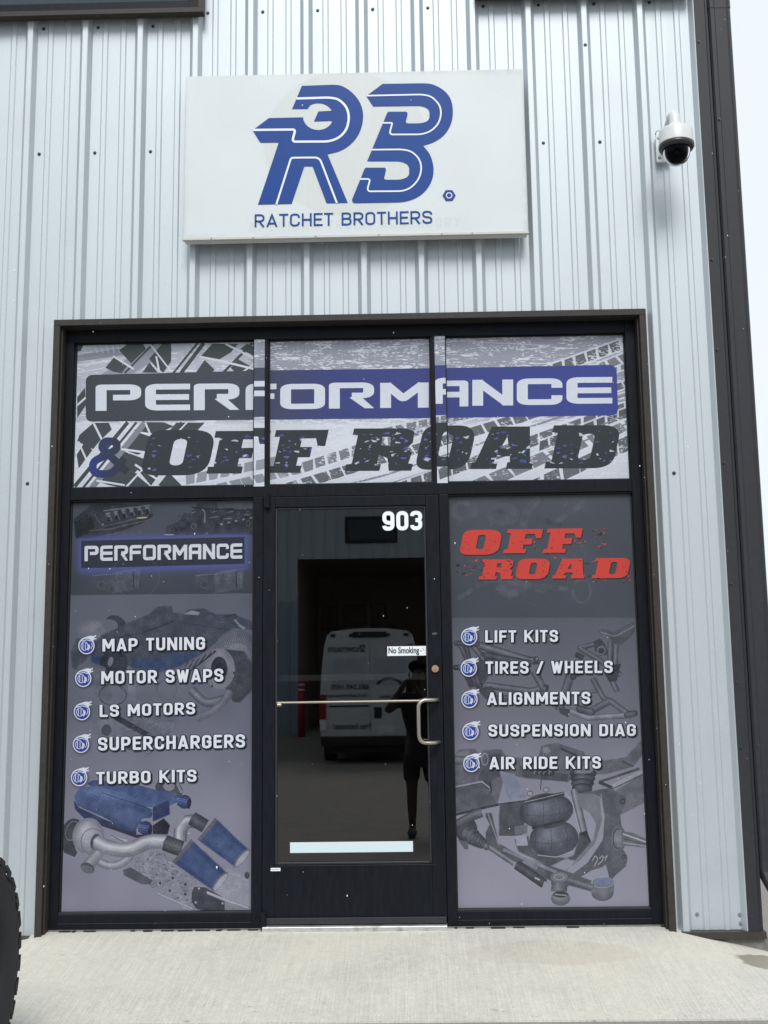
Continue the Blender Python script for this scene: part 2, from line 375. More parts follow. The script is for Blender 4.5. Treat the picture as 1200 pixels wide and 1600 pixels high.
def bullets(cv, items, size=13.5):
    for (u, v) in items:
        W = (204, 210, 226); B = (52, 64, 140)
        cv.fill([ell(u+1, v+2.5, 15, 15, 24)], (20, 22, 30), .35, soft=1.2)
        cv.fill([ell(u, v+1, 12.8, 13.4, 30), fillet([(u-6, v-11), (u+6, v-15), (u+13, v-14), (u+10, v-4)], 2, 4, True)], W)
        cv.line([(u+7, v-10), (u+15, v-15)], 2.2, W); cv.line([(u+8, v-8), (u+15.5, v-10.5)], 1.6, W)
        cv.fill([ell(u, v+1.3, 11, 11.4, 30)], B)
        cv.ring(u-3, v+1.5, 6, 7, 1.2, W); cv.line([(u-5.4, v-3), (u-5.4, v+6)], 1.3, W); cv.line([(u-1.5, v-3), (u-1.5, v+6)], 1.2, W)
        cv.line([(u+3.5, v-1), (u+5, v+3), (u+2, v+8)], 2.3, W, r=2); cv.line([(u+8, v-4), (u+9.5, v+1), (u+7, v+6)], 1.0, W, r=2)
        cv.line([(u-8, v-6), (u+1, v-8.5), (u+8, v-6)], 1.4, W, r=2)

def service_text(cv, items):
    for (txt, u0, u1, vt, vb, dv) in items:
        C0, w = din_text(txt); G, _ = din_text(txt, grow=.11)
        nz = lambda C: [np.c_[np.asarray(c)[:, 0]/w, np.asarray(c)[:, 1]] for c in C]
        sh = place(nz(G), u0+1.6, u1+1.6, vt+2.2, vb+2.2, dv)
        cv.fill(sh, (16, 17, 22), .8, soft=.5)
        cv.fill(place(nz(G), u0, u1, vt, vb, dv), (28, 30, 38))
        cv.fill(place(nz(C0), u0, u1, vt, vb, dv), (214, 218, 230))

def engine_poster(cv):
    U, V = cv.U, cv.V
    t = np.clip((V-780)/650, 0, 1)[..., None]
    n = cv.noise(40, 2)[..., None]*.03
    top = np.array([70, 74, 86])/255.; mid = np.array([88, 92, 106])/255.; bot = np.array([124, 124, 142])/255.
    body = np.where(t < .5, mid+(np.array([98, 100, 116])/255.-mid)*(t-.24)/.26, np.array([98, 100, 116])/255.+(bot-np.array([98, 100, 116])/255.)*(t-.5)/.25)
    body = np.minimum(body, bot)
    upper = top+(np.array([60, 64, 74])/255.-top)*np.clip((V-850)/80, 0, 1)[..., None]
    cv.img[:] = np.where(V[..., None] < 930+(U[..., None]-110)*-.01, upper, body)+n-.015
    Z = zf(90, 770, .275)
    bg0 = cv.img.copy()
    # two engine blocks in the dark strip at the top
    D, E_, G = (44, 46, 54), (32, 34, 40), (96, 98, 106)
    cv.fill([Z((92, 150), (190, 70), (250, 60), (520, 70), (545, 130), (470, 180), (300, 235), (150, 262), (100, 250))], D, .9, soft=.4)
    cv.fill([Z((100, 170), (180, 110), (215, 190), (180, 230), (105, 262))], E_)
    cv.line(Z((210, 120), (230, 160), (260, 190), (520, 130)), 2.2, (74, 76, 84)); cv.line(Z((180, 215), (300, 205), (530, 150)), 1.6, (104, 100, 96), .7)
    for k in range(6):
        x = 285+k*44; y = 138-k*9
        cv.line(Z((x, y-28), (x+4, y+24)), 3.2, (22, 24, 28)); cv.line(Z((x-12, y-20), (x+14, y-24)), 2.4, (120, 122, 130), .8); cv.line(Z((x+10, y-14), (x+24, y+22)), 1.6, (92, 94, 102))
        cv.fill([ell(*Z((x+2, y-10))[0], 2.6, 3.2, 12)], (128, 130, 138), .7)
    cv.line(Z((260, 102), (530, 70)), 1.8, (104, 106, 114)); cv.fill([ell(*Z((480, 142))[0], 9, 1.4, 16, -3)], (206, 196, 170), .8, soft=.3)
    for k in range(5): cv.fill([Z((270+k*44, 235-k*5), (300+k*44, 228-k*5), (312+k*44, 252-k*5), (282+k*44, 262-k*5))], (86, 88, 98), .6, soft=.4)
    cv.fill([Z((610, 240), (625, 190), (690, 160), (720, 115), (760, 112), (800, 60), (900, 40), (1112, 52), (1112, 240), (900, 235), (760, 240))], (46, 48, 56), .92, soft=.5)
    cv.fill([Z((900, 50), (1112, 48), (1112, 90), (920, 96))], (80, 82, 92), .8)
    for k in range(26):
        r = np.random.default_rng(90+k); x = r.uniform(630, 1090); y = 235-(x-610)*.12-r.uniform(0, 110)
        if r.random() < .5: cv.ring(*Z((x, y))[0], r.uniform(2, 5), r.uniform(2, 5), 1.0, (96, 98, 106) if r.random() < .5 else (22, 24, 28), alpha=.8)
        else: cv.line(Z((x, y), (x+r.uniform(15, 50), y-r.uniform(0, 12))), r.uniform(.8, 2), (112, 114, 122) if r.random() < .4 else (22, 24, 28), .8)
    cv.line(Z((815, 85), (838, 110), (835, 170)), 2.2, (110, 110, 116), r=4); cv.line(Z((760, 82), (900, 95), (1000, 90)), 2.0, (30, 32, 36))
    for k in range(5): cv.fill([ell(*Z((930+k*42, 178-k*9))[0], 2.2, 1.6, 10)], (176, 176, 180), .6)
    cv.fill([ell(*Z((635, 238))[0], 8, 1.2, 14)], (210, 196, 166), .8, soft=.3)
    for x in (195, 780):
        cv.fill([Z((x, 470), (x+115, 440), (x+280, 430), (x+270, 545), (x+115, 570), (x, 525))], (72, 75, 86), .8, soft=.3)
        cv.fill([Z((x+115, 445), (x+280, 430), (x+270, 545), (x+115, 570))], (82, 85, 96), .6)
        cv.line(Z((x, 470), (x+115, 462), (x+280, 430)), 1.2, (112, 116, 128), .7); cv.ring(*Z((x+55, 525))[0], 3, 3, 1.2, (34, 36, 42)); cv.line(Z((x+235, 440), (x+235, 540)), 1.5, (40, 42, 50)); cv.line(Z((x+262, 440), (x+262, 535)), 1.0, (120, 122, 132), .6)
    detail(cv, bg0, 1.1, 50)
    # blue glow and name plate
    P = [(127, 845), (382, 839), (382, 881), (127, 888)]
    cv.fill([[(122, 840), (388, 834), (388, 888), (122, 895)]], (84, 92, 170), .75, soft=6)
    cv.fill([P], (48, 52, 64), grain=4)
    xs = [132, 156.5, 178.5, 202.5, 223.5, 246, 270, 295, 317, 338.5, 360, 381]
    for i, ch in enumerate('PERFORMANCE'):
        dvv = (xs[i]-132)*-.0165
        g = techno(ch); a, b = xs[i], xs[i+1]-2.4
        cv.fill(place(g, a+.8, b+.8, 854.5+dvv, 878.5+dvv, .4), (24, 26, 34)); cv.fill(place(g, a, b, 853+dvv, 877+dvv, .4), (198, 204, 214))
    # faded round emblem under the plate
    cv.ring(212, 900, 38, 34, 1.4, (92, 96, 110), alpha=.35)
    bg1 = cv.img.copy()
    # middle engine: dark cover, turbos left and right
    dk = (58, 63, 77)
    cv.disc(*Z((200, 790))[0], 27, 20, (96, 98, 112), (118, 120, 134))
    cv.fill([ell(*Z((330, 745))[0], 17, 13, 30, 20)], (50, 54, 64)); cv.fill([ell(*Z((300, 755))[0], 12, 10, 30, 20)], (92, 94, 108))
    cv.fill([Z((75, 900), (110, 830), (170, 820), (200, 900), (150, 960), (120, 1010), (85, 1000))], (62, 66, 78), .9, soft=.8)
    cv.fill([Z((250, 810), (420, 730), (520, 690), (570, 645), (650, 640), (655, 680), (720, 690), (740, 665), (830, 655), (900, 690), (1000, 690), (1110, 730), (1110, 780), (1000, 770), (900, 850), (830, 910), (640, 1010), (500, 1005), (300, 960), (200, 950), (180, 880))], dk, .95, soft=.6)
    cv.fill([Z((715, 690), (760, 668), (810, 680), (800, 695))], (134, 138, 150), .9)
    cv.line(Z((290, 830), (470, 800), (660, 730)), 1.6, (40, 44, 56), r=8); cv.line(Z((640, 725), (980, 780)), 1.2, (50, 54, 66))
    cv.fill([Z((420, 950), (560, 940), (700, 900), (830, 905), (700, 980), (560, 1030), (420, 1000))], (48, 62, 96), .85, soft=2)
    cv.fill([Z((185, 930), (290, 930), (290, 1010), (200, 985))], (46, 58, 92), .85, soft=1)
    cv.fill([ell(*Z((320, 970))[0], 22, 20, 30)], (34, 38, 46), .9, soft=1); cv.fill([ell(*Z((300, 960))[0], 4, 8, 20, 15)], (130, 132, 142), .7)
    cv.line(Z((945, 705), (1010, 690), (1010, 760)), 3, (50, 54, 66)); cv.line(Z((1005, 720), (1040, 760), (1065, 770)), 3.5, (120, 122, 134), r=3)
    # right turbo: compressor blades, housing, mouth
    cx, cy = Z((1010, 950))[0]
    cv.disc(cx+2, cy-6, 37, 42, (84, 86, 100), (116, 118, 132), off=(-.1, -.4))
    for k in range(30):
        a = math.radians(-150+k*6.5); cv.line([(cx+4+20*math.cos(a), cy-4+22*math.sin(a)), (cx+4+33*math.cos(a+.12), cy-4+38*math.sin(a+.12))], .9, (52, 54, 64), .8)
    cv.fill([Z((880, 950), (960, 890), (1060, 900), (1110, 980), (1105, 1120), (1040, 1190), (1000, 1190), (960, 1120))], (56, 58, 68), .95, soft=.5)
    cv.disc(*Z((918, 1000))[0], 24.5, 32, (110, 112, 124), (134, 136, 148)) 
    cv.fill([ell(*Z((918, 1000))[0], 13, 19, 30)], (44, 46, 56)); cv.fill([ell(*Z((925, 1008))[0], 8, 12, 30)], (30, 32, 40))
    for a in (10, 120, 250): cv.fill([ell(cx-25+23*math.cos(math.radians(a)), cy+15+30*math.sin(math.radians(a)), 1.6, 2, 10)], (40, 42, 50))
    cv.tube(Z((760, 1120), (840, 1200), (960, 1170)), 14, (72, 74, 86), (122, 124, 136), r=12)
    for k in range(5): cv.line(Z((700+k*34, 1040-k*22), (740+k*34, 960-k*14)), 2, (36, 38, 46), .8)
    cv.line(Z((690, 1060), (900, 900)), 2.2, (40, 42, 50)); cv.line(Z((700, 1010), (870, 890)), 1.4, (96, 98, 110))
    # front of the middle engine
    cv.fill([Z((110, 985), (180, 960), (270, 990), (300, 1100), (330, 1200), (250, 1200), (150, 1060))], (88, 90, 104), .95, soft=.6)
    cv.fill([Z((520, 1060), (640, 1020), (720, 1080), (720, 1160), (560, 1200), (500, 1190))], (98, 100, 114), .9, soft=.5)
    cv.ring(*Z((620, 1120))[0], 16, 16, 1.2, (76, 78, 90)); cv.line(Z((330, 1060), (370, 1130), (480, 1180)), 1.4, (56, 58, 70), r=8)
    cv.fill([Z((400, 1090), (440, 1085), (445, 1180), (405, 1180))], (120, 122, 134), .8)
    Z = zf(80, 1080, .28333)
    cv.fill([Z((180, 60), (380, 0), (700, 0), (690, 200), (560, 350), (470, 340), (330, 250), (250, 230))], (92, 94, 108), .6, soft=2)
    cv.ring(*Z((340, 20))[0], 22, 17, 1.5, (52, 54, 64)); cv.disc(*Z((310, 190))[0], 20, 24, (96, 98, 112), (112, 114, 128)); cv.fill([ell(*Z((305, 215))[0], 8, 9, 20)], (66, 68, 80))
    cv.line(Z((350, 140), (580, 270)), 9, (44, 46, 56)); cv.line(Z((420, 310), (540, 330)), 6, (60, 62, 74), r=4)
    for k in range(60):
        r = np.random.default_rng(300+k); x = r.uniform(400, 690); y = r.uniform(90, 320)
        if x+y > 940 or x-y > 590: continue
        if r.random() < .4: cv.ring(*Z((x, y))[0], r.uniform(2, 8), r.uniform(2, 8), .9, (72, 74, 86), alpha=.6)
        else: cv.line(Z((x, y), (x+r.uniform(-40, 40), y+r.uniform(-20, 20))), r.uniform(.8, 2), (120, 122, 134) if r.random() < .5 else (70, 72, 84), .6)
    cv.disc(*Z((530, 320))[0], 16, 12, (104, 106, 120), (120, 122, 136), alpha=.8); cv.ring(*Z((535, 320))[0], 9, 7, 1, (80, 82, 94))
    cv.tube(Z((800, 150), (900, 110), (960, 50), (985, 0)), 13, (84, 86, 98), (112, 114, 128), r=15, alpha=.7)
    # lower engine: transmission
    cv.fill([Z((395, 930), (520, 880), (700, 880), (850, 1000), (1090, 1050), (1090, 1222), (760, 1215), (585, 1120), (545, 1020), (440, 1000))], (122, 124, 138), .85, soft=1, grain=26)
    cv.fill([Z((880, 1000), (980, 980), (1090, 1030), (1090, 1200), (960, 1160), (870, 1080))], (140, 142, 156), .8, soft=1)
    for k in range(150):
        r = np.random.default_rng(700+k); x = r.uniform(470, 800); y = r.uniform(900, 1180)
        if y > 1040+(x-470)*.5 or y < 850+(x-470)*.35: continue
        z = Z((x, y))[0]
        if r.random() < .3: cv.ring(*z, r.uniform(2, 7), r.uniform(2, 6), .9, (86, 88, 102) if r.random() < .6 else (158, 160, 172), alpha=.7)
        elif r.random() < .5: cv.line([z, (z[0]+r.uniform(-9, 9), z[1]+r.uniform(-9, 9))], r.uniform(.7, 2), (164, 166, 178) if r.random() < .5 else (84, 86, 98), .7)
        else: cv.fill([ell(*z, r.uniform(.8, 2.4), r.uniform(.8, 2), 10)], (72, 74, 88), .7)
    for (x, y) in ((600, 1057), (740, 1065), (670, 1030), (740, 1120), (655, 1100)): cv.fill([ell(*Z((x, y))[0], 2.0, 2.2, 12)], (44, 46, 54))
    cv.line(Z((590, 1115), (780, 1200)), 1.6, (160, 162, 174)); cv.line(Z((720, 1190), (800, 1220)), 1.4, (150, 152, 164))
    cv.fill([Z((395, 985), (440, 972), (560, 1045), (545, 1065), (500, 1065), (400, 1015))], (70, 72, 82))
    cv.fill([Z((775, 1110), (790, 1078), (850, 1082), (955, 1140), (958, 1222), (880, 1222), (800, 1200), (775, 1160))], (50, 53, 62), grain=10)
    for (x, y) in ((797, 1165), (815, 1088), (945, 1170), (920, 1216)): cv.fill([ell(*Z((x, y))[0], 1.7, 2, 10)], (150, 152, 162))
    cv.tube(Z((860, 1110), (980, 1160), (1088, 1195)), 5, (112, 114, 128), (170, 172, 184)); cv.fill([ell(*Z((1080, 1015))[0], 4, 5.5, 14)], (58, 60, 68)); cv.line(Z((960, 1000), (1040, 1020), (1085, 1045)), 1.3, (150, 152, 166))
    # dark throttle bits and silver elbow behind
    cv.fill([ell(*Z((650, 540))[0], 22, 15, 30, 15)], (62, 64, 74)); cv.fill([ell(*Z((650, 525))[0], 9, 7, 20)], (120, 122, 134)); cv.line(Z((690, 500), (720, 560)), 4, (120, 122, 134), r=4)
    cv.tube(Z((712, 830), (712, 760), (745, 715), (800, 720)), 21, (82, 84, 96), (178, 180, 192), r=16, off=-.15)
    cv.fill([Z((640, 690), (700, 660), (740, 700), (690, 760), (650, 740))], (128, 130, 142), .9, grain=20); cv.fill([Z((560, 740), (620, 700), (655, 740), (640, 800), (560, 790))], (34, 36, 44), grain=16)
    cv.tube(Z((775, 700), (850, 745)), 22, (44, 46, 52), (78, 80, 88), off=-.05)
    # blue covers
    def cov(c0, c1, v0, v1): return lambda u, v: np.stack([np.interp(v, [v0, v1], [a, b]) for a, b in zip(c0, c1)], -1)
    cv.fill([fillet(Z((195, 510), (230, 490), (420, 500), (560, 540), (690, 565), (700, 610), (640, 640), (540, 640), (400, 600), (280, 555)), 3, 4, True)], cov((52, 66, 104), (66, 84, 126), 1218, 1262))
    cv.fill([fillet(Z((560, 640), (650, 600), (655, 680), (560, 720)), 2, 4, True)], (40, 50, 84))
    cv.fill([fillet(Z((125, 600), (150, 640), (300, 710), (470, 770), (470, 800), (330, 760), (200, 720), (130, 650)), 2, 4, True)], (36, 46, 78))
    cv.fill([fillet(Z((125, 575), (160, 530), (260, 525), (420, 565), (560, 660), (555, 700), (500, 700), (455, 790), (300, 700), (140, 630)), 5, 5, True)], cov((74, 92, 134), (38, 50, 84), 1230, 1300))
    cv.fill([Z((330, 680), (420, 640), (550, 690), (500, 700), (455, 770))], (100, 116, 154), .4, soft=2.5); cv.fill([Z((170, 545), (300, 545), (420, 600), (300, 600))], (104, 124, 168), .4, soft=3)
    cv.line(Z((280, 560), (430, 610), (560, 655)), 1.0, (32, 40, 70)); cv.line(Z((240, 575), (300, 610)), 1.4, (48, 60, 100), .6); cv.line(Z((270, 570), (250, 610)), 1.4, (48, 60, 100), .6)
    cv.line(Z((300, 740), (470, 800), (540, 800)), 5, (40, 42, 50)); cv.line(Z((330, 800), (420, 825)), 3, (150, 152, 162)); cv.line(Z((330, 795), (400, 830)), 1, (50, 52, 60))
    for (x, y) in ((735, 610), (520, 755)):
        cv.fill([ell(*Z((x, y))[0], 11, 11, 16)], (34, 44, 76)); cv.tube(Z((x-35, y-10), (x+25, y+5)), 17, (42, 54, 92), (84, 100, 146), n=4)
        for k in range(5): cv.line(Z((x-30, y-26+k*13), (x+30, y-14+k*13)), .8, (28, 36, 64))
    cv.fill([ell(*Z((760, 620))[0], 3.5, 8, 16, 10)], (30, 34, 48)); cv.fill([ell(*Z((545, 770))[0], 3.5, 9, 16, 10)], (30, 32, 44))
    # left turbo and pipe
    cv.fill([ell(*Z((110, 790))[0], 17, 26, 30, 20)], (56, 58, 66)); cv.fill([Z((60, 850), (70, 890), (130, 915), (145, 890), (120, 840))], (50, 52, 60))
    cv.ring(*Z((115, 770))[0], 10, 16, 1.4, (104, 106, 116), 20)
    cv.tube(Z((250, 930), (330, 975), (430, 930), (450, 880)), 13, (96, 98, 110), (158, 160, 172), r=22)
    cv.disc(*Z((205, 800))[0], 25, 29, (112, 114, 126), (176, 178, 190), off=(-.25, -.3)); cv.ring(*Z((230, 830))[0], 19, 21, 1.2, (92, 94, 106))
    cv.tube(Z((270, 880), (205, 960)), 16, (100, 102, 114), (150, 152, 164), w2=20); cv.fill([ell(*Z((200, 975))[0], 11.5, 8, 24, 25)], (66, 68, 76)); cv.fill([ell(*Z((196, 982))[0], 10, 6, 24, 25)], (88, 90, 100))
    cv.fill([ell(*Z((245, 830))[0], 8, 13, 24, 15)], (62, 64, 74))
    cv.tube(Z((245, 830), (330, 870), (440, 880), (530, 825), (640, 830)), 23, (98, 100, 112), (186, 188, 198), r=26, off=-.13, n=7)
    cv.line(Z((300, 880), (430, 905), (540, 850)), 2.2, (84, 86, 98), .5, r=18, soft=.8)
    cv.tube(Z((625, 835), (720, 870)), 25, (44, 46, 54), (84, 86, 94), off=-.06)
    # cone filters
    for (ax, ay, bx, by, wa, wb) in ((870, 770, 1050, 920, 150, 120), (735, 890, 930, 1050, 158, 122)):
        a = np.array((ax, ay), float); b = np.array((bx, by), float); d = (b-a)/np.hypot(*(b-a)); n = np.array([-d[1], d[0]])
        P = [a-n*wa/2*1.0, b-n*wb/2, b+n*wb/2, a+n*wa/2]
        cv.fill([Z(*[a-n*wa*.52-d*20, a-n*wa*.5+d*8, a+n*wa*.5+d*8, a+n*wa*.52-d*20])], (84, 86, 94)); cv.fill([Z(*P)], lambda u, v: np.stack([np.full(u.shape, 52.), np.full(u.shape, 70.), np.full(u.shape, 112.)], -1))
        for k in range(19):
            f = -.5+(k+.5)/19
            cv.line(Z(a+n*wa*f, b+n*wb*f), 1.1, (76, 96, 140), .9); cv.line(Z(a+n*wa*(f+.022), b+n*wb*(f+.022)), .9, (30, 42, 76), .9)
        cv.fill([Z(a-n*wa*.5, a-n*wa*.30, b-n*wb*.30, b-n*wb*.5)], (24, 34, 66), .35, soft=1.5); cv.fill([Z(a+n*wa*.5, a+n*wa*.34, b+n*wb*.34, b+n*wb*.5)], (24, 34, 66), .3, soft=1.5)
        c = Z(b)[0]; rot = math.degrees(math.atan2(d[1], d[0]))
        cv.fill([ell(*c, 6, wb*.5*.2833+1.5, 30, rot)], (88, 92, 104)); cv.fill([ell(c[0]+1, c[1]+.7, 4.2, wb*.5*.2833-1, 30, rot)], (146, 150, 164))
    cv.img[V > 930] = cv.img[V > 930]
    detail(cv, bg1, .85, 60)
    bullets(cv, [(135, 1008), (130, 1059), (128, 1111), (126.5, 1162), (123.5, 1214)])
    service_text(cv, [('MAP TUNING', 160, 320.5, 998, 1018, 3), ('MOTOR SWAPS', 158, 349, 1048.5, 1069, 4), ('LS MOTORS', 155.5, 305, 1101.5, 1120.5, 4.5), ('SUPERCHARGERS', 153, 383, 1152, 1173, 5), ('TURBO KITS', 150.5, 307, 1206, 1225.5, 4)])
    for y in range(0, cv.H, 4): cv.img[y] *= .985
    cv.img += ((boxblur(cv.rng.random((cv.H, cv.W))-.5, 1))*.05)[..., None]

def suspension_poster(cv):
    U, V = cv.U, cv.V
    t = np.clip((V-768)/652, 0, 1)[..., None]
    c = [np.interp(t, [0, .30, .305, .5, .75, 1], k) for k in ([76, 72, 88, 104, 132, 138], [79, 76, 91, 105, 131, 138], [88, 85, 102, 118, 148, 154])]
    cv.img[:] = np.concatenate(c, -1)/255.+cv.noise(50, 8)[..., None]*.03-.015
    Z = zf(690, 760, .29167)
    bg0 = cv.img.copy()
    # very faint parts in the dark strip
    f1 = (90, 93, 103); f0 = (62, 65, 74)
    cv.line(Z((430, 230), (450, 140), (520, 60)), 12, f1, .5, r=12); cv.line(Z((600, 200), (760, 90)), 9, f1, .5); cv.line(Z((510, 170), (640, 210)), 8, f0, .6); cv.disc(*Z((120, 130))[0], 22, 16, f1, f0, alpha=.4)
    cv.disc(*Z((330, 150))[0], 26, 18, f1, f0, alpha=.4); cv.line(Z((90, 600), (250, 500), (680, 550)), 7, f1, .5, r=10); cv.disc(*Z((370, 540))[0], 24, 16, f1, (80, 82, 92), alpha=.5); cv.ring(*Z((750, 560))[0], 16, 20, 4, f1, alpha=.5); cv.line(Z((400, 520), (560, 560)), 9, f1, .5)
    cv.line(Z((640, 370), (760, 500)), 5, f1, .4)
    for k in range(70):
        r = np.random.default_rng(70+k); x = r.uniform(60, 780); y = r.uniform(60, 640)
        cv.line(Z((x, y), (x+r.uniform(-40, 40), y+r.uniform(-30, 30))), r.uniform(.8, 3), f1 if r.random() < .6 else f0, .35)
    detail(cv, bg0, .8, 70); bg1 = cv.img.copy()
    # lettering OFF / ROAD with splatter
    red = (196, 70, 62)
    def word(lst, seed):
        for i, (ch, a, b, vt, vb) in enumerate(lst):
            so, ho = slab(ch)
            sh = place(so, a+1, b+1, vt+1.4, vb+1.4, .4, .2); hh = place(ho, a+1, b+1, vt+1.4, vb+1.4, .4, .2)
            cv.fill(sh, (30, 22, 26), .7, holes=hh, soft=.5)
            so = place(so, a, b, vt, vb, .4, .2); ho = place(ho, a, b, vt, vb, .4, .2)
            m, sl = cv.cover(so, ho); full = np.zeros((cv.H, cv.W)); full[sl] = m
            cv.put(m, sl, red)
            chips(cv, (a, vt+3, b, vb-3), 22, [(70, 44, 50), (92, 60, 66)], seed+i, 1, 6, .9, full)
    word([('O', 721, 782, 828, 867), ('F', 790, 846, 827, 864.5), ('F', 852, 908, 826, 864)], 210)
    word([('R', 751, 804, 874, 905.5), ('O', 808, 858, 873, 905), ('A', 866, 916, 873, 904), ('D', 928, 983, 872, 903.5)], 220)
    for box, n, sd in (((895, 824, 946, 858), 30, 1), ((712, 882, 752, 901), 24, 2), ((806, 828, 850, 860), 16, 3), ((790, 874, 812, 900), 12, 4), ((900, 874, 930, 888), 10, 5), ((915, 900, 985, 911), 14, 6), ((734, 874, 800, 880), 8, 7), ((846, 862, 880, 874), 10, 8)):
        chips(cv, box, n, [red, red, (60, 34, 38)], 400+sd, 2, 9, .9)
    bg1 = cv.img.copy()
    # upper link kits
    d, l = (58, 60, 68), (104, 106, 118)
    cv.fill([Z((150, 930), (230, 900), (270, 980), (230, 1060), (150, 1080), (110, 1000))], (52, 54, 62), .85, soft=1)
    cv.tube(Z((95, 835), (210, 1080)), 9, d, (92, 94, 104)); cv.tube(Z((130, 840), (180, 1070)), 7, (50, 52, 60), (84, 86, 96)); cv.tube(Z((165, 850), (230, 930)), 9, d, l)
    cv.tube(Z((190, 848), (480, 935), (520, 930)), 12, (60, 62, 72), (112, 114, 126), r=5); cv.tube(Z((230, 905), (480, 950)), 11, (50, 52, 60), (84, 86, 98), r=5)
    cv.tube(Z((80, 840), (190, 845)), 9, (54, 56, 64), (90, 92, 102), cap=True); cv.tube(Z((75, 970), (130, 970)), 9, (54, 56, 64), (88, 90, 100), cap=True)
    cv.tube(Z((235, 1065), (480, 1098), (545, 1080)), 11, (58, 60, 70), (108, 110, 122), r=5); cv.tube(Z((495, 990), (545, 1080)), 12, (60, 62, 72), (100, 102, 114)); cv.line(Z((497, 915), (500, 950)), 4, d)
    cv.fill([Z((130, 1000), (200, 1080), (270, 1070), (300, 1120), (260, 1160), (200, 1100))], (56, 58, 66), .8, soft=.6)
    cv.tube(Z((270, 1140), (400, 1130), (480, 1130)), 10, (62, 64, 74), (92, 94, 106), r=4); cv.line(Z((545, 1065), (570, 1070), (545, 1140)), 5, (62, 64, 74), r=3)
    for (x, y) in ((92, 840), (78, 970), (220, 900), (205, 1065), (520, 940)): cv.ring(*Z((x, y))[0], 3.4, 3.4, 1.3, (34, 36, 42))
    cv.fill([fillet(Z((835, 770), (870, 762), (920, 785), (990, 740), (1030, 725), (1048, 745), (1020, 800), (960, 850), (920, 840), (890, 800), (840, 790)), 3, 4, True)], (78, 80, 88), soft=.3)
    cv.line(Z((850, 780), (930, 805), (1035, 745)), 2, (112, 114, 124), r=6); cv.tube(Z((740, 865), (840, 840)), 8, d, l, cap=True); cv.tube(Z((745, 870), (830, 920), (960, 1010)), 9, (60, 62, 70), (104, 106, 116), r=4)
    cv.fill([Z((815, 830), (850, 815), (880, 850), (890, 900), (850, 910), (820, 880))], (58, 60, 68)); cv.ring(*Z((855, 880))[0], 7, 7, 2, (104, 106, 116))
    cv.tube(Z((905, 830), (900, 1010), (940, 1100)), 9, (60, 62, 72), (110, 112, 124), r=6); cv.tube(Z((935, 850), (930, 980)), 8, (64, 66, 76), (118, 120, 132))
    cv.tube(Z((960, 930), (860, 1180)), 0.1, d, l); cv.tube(Z((720, 900), (760, 920)), 8, (44, 46, 52), (70, 72, 80)); cv.fill([Z((890, 960), (960, 950), (940, 1040), (900, 1050), (870, 1000))], (52, 54, 62))
    cv.tube(Z((630, 1200), (690, 1010), (760, 980)), 14, (64, 66, 76), (96, 98, 110), r=6); cv.ring(*Z((705, 1020))[0], 4.5, 5, 1.6, (44, 46, 52)); cv.tube(Z((740, 1105), (850, 1095)), 6, (66, 68, 78), (104, 106, 118))
    cv.tube(Z((810, 1030), (870, 1140), (910, 1150)), 9, (60, 62, 70), (104, 106, 116), r=5); cv.tube(Z((900, 1150), (780, 1215)), 11, (64, 66, 76), (106, 108, 120)); cv.tube(Z((905, 1150), (1020, 1235)), 10, (64, 66, 76), (110, 112, 124))
    Y = zf(690, 1090, .3)
    cv.tube(Y((660, 65), (760, 105), (1000, 90)), 10, (84, 86, 98), (140, 142, 156), r=4); cv.fill([Y((610, 50), (670, 60), (660, 105), (615, 80))], (66, 68, 76)); cv.tube(Y((720, 60), (780, 75)), 12, (58, 60, 68), (98, 100, 110), cap=True); cv.tube(Y((965, 90), (1005, 82)), 10, (60, 62, 70), (96, 98, 108), cap=True)
    # air suspension
    fr, fd, fl = (84, 86, 95), (58, 60, 68), (130, 132, 144)
    cv.fill([Y((58, 310), (90, 270), (170, 265), (200, 300), (215, 275), (310, 268), (330, 300), (500, 330), (520, 250), (600, 235), (640, 250), (740, 280), (760, 330), (700, 400), (660, 440), (520, 430), (440, 420), (330, 400), (290, 560), (70, 600))], fr, .97, soft=.3, grain=6)
    cv.fill([Y((58, 300), (140, 268), (150, 330), (58, 350))], (112, 114, 124), .8, soft=1); cv.tube(Y((58, 325), (170, 330)), 14, (72, 74, 82), (118, 120, 130))
    cv.fill([Y((240, 300), (310, 290), (330, 340), (330, 400), (260, 430), (240, 500), (200, 470), (190, 420))], (66, 68, 76)); cv.ring(*Y((225, 320))[0], 6, 10, 2, (122, 124, 134)); cv.line(Y((225, 430), (245, 500), (262, 490), (250, 440)), 2, (40, 42, 48), r=3)
    cv.fill([Y((300, 380), (380, 400), (440, 520), (350, 530))], (112, 118, 140)); cv.fill([Y((70, 470), (210, 440), (300, 560), (160, 590), (75, 520))], (74, 76, 84)); cv.line(Y((70, 465), (210, 437), (250, 470)), 2.4, (138, 140, 150))
    cv.line(Y((70, 610), (280, 560), (440, 540)), 4, (46, 48, 54), r=5); cv.fill([Y((300, 555), (450, 540), (420, 720), (300, 720))], (64, 66, 74)); cv.line(Y((300, 560), (296, 720)), 1.6, (110, 112, 122))
    cv.line(Y((530, 250), (530, 330)), 2, (110, 112, 122)); cv.line(Y((620, 265), (720, 310)), 3, (50, 52, 58)); cv.disc(*Y((545, 275))[0], 7, 6, (104, 106, 116), (130, 132, 142))
    cv.fill([Y((400, 350), (470, 370), (660, 400), (655, 440), (430, 415))], (64, 66, 74)); cv.fill([Y((470, 375), (590, 385), (580, 410), (475, 402))], (48, 50, 56)); 
    for k, x in enumerate((482, 508, 532, 560)): cv.line(Y((x, 385), (x, 400)), 1.4, (126, 128, 138)); cv.line(Y((x, 385), (x+14, 387)), 1.2, (126, 128, 138))
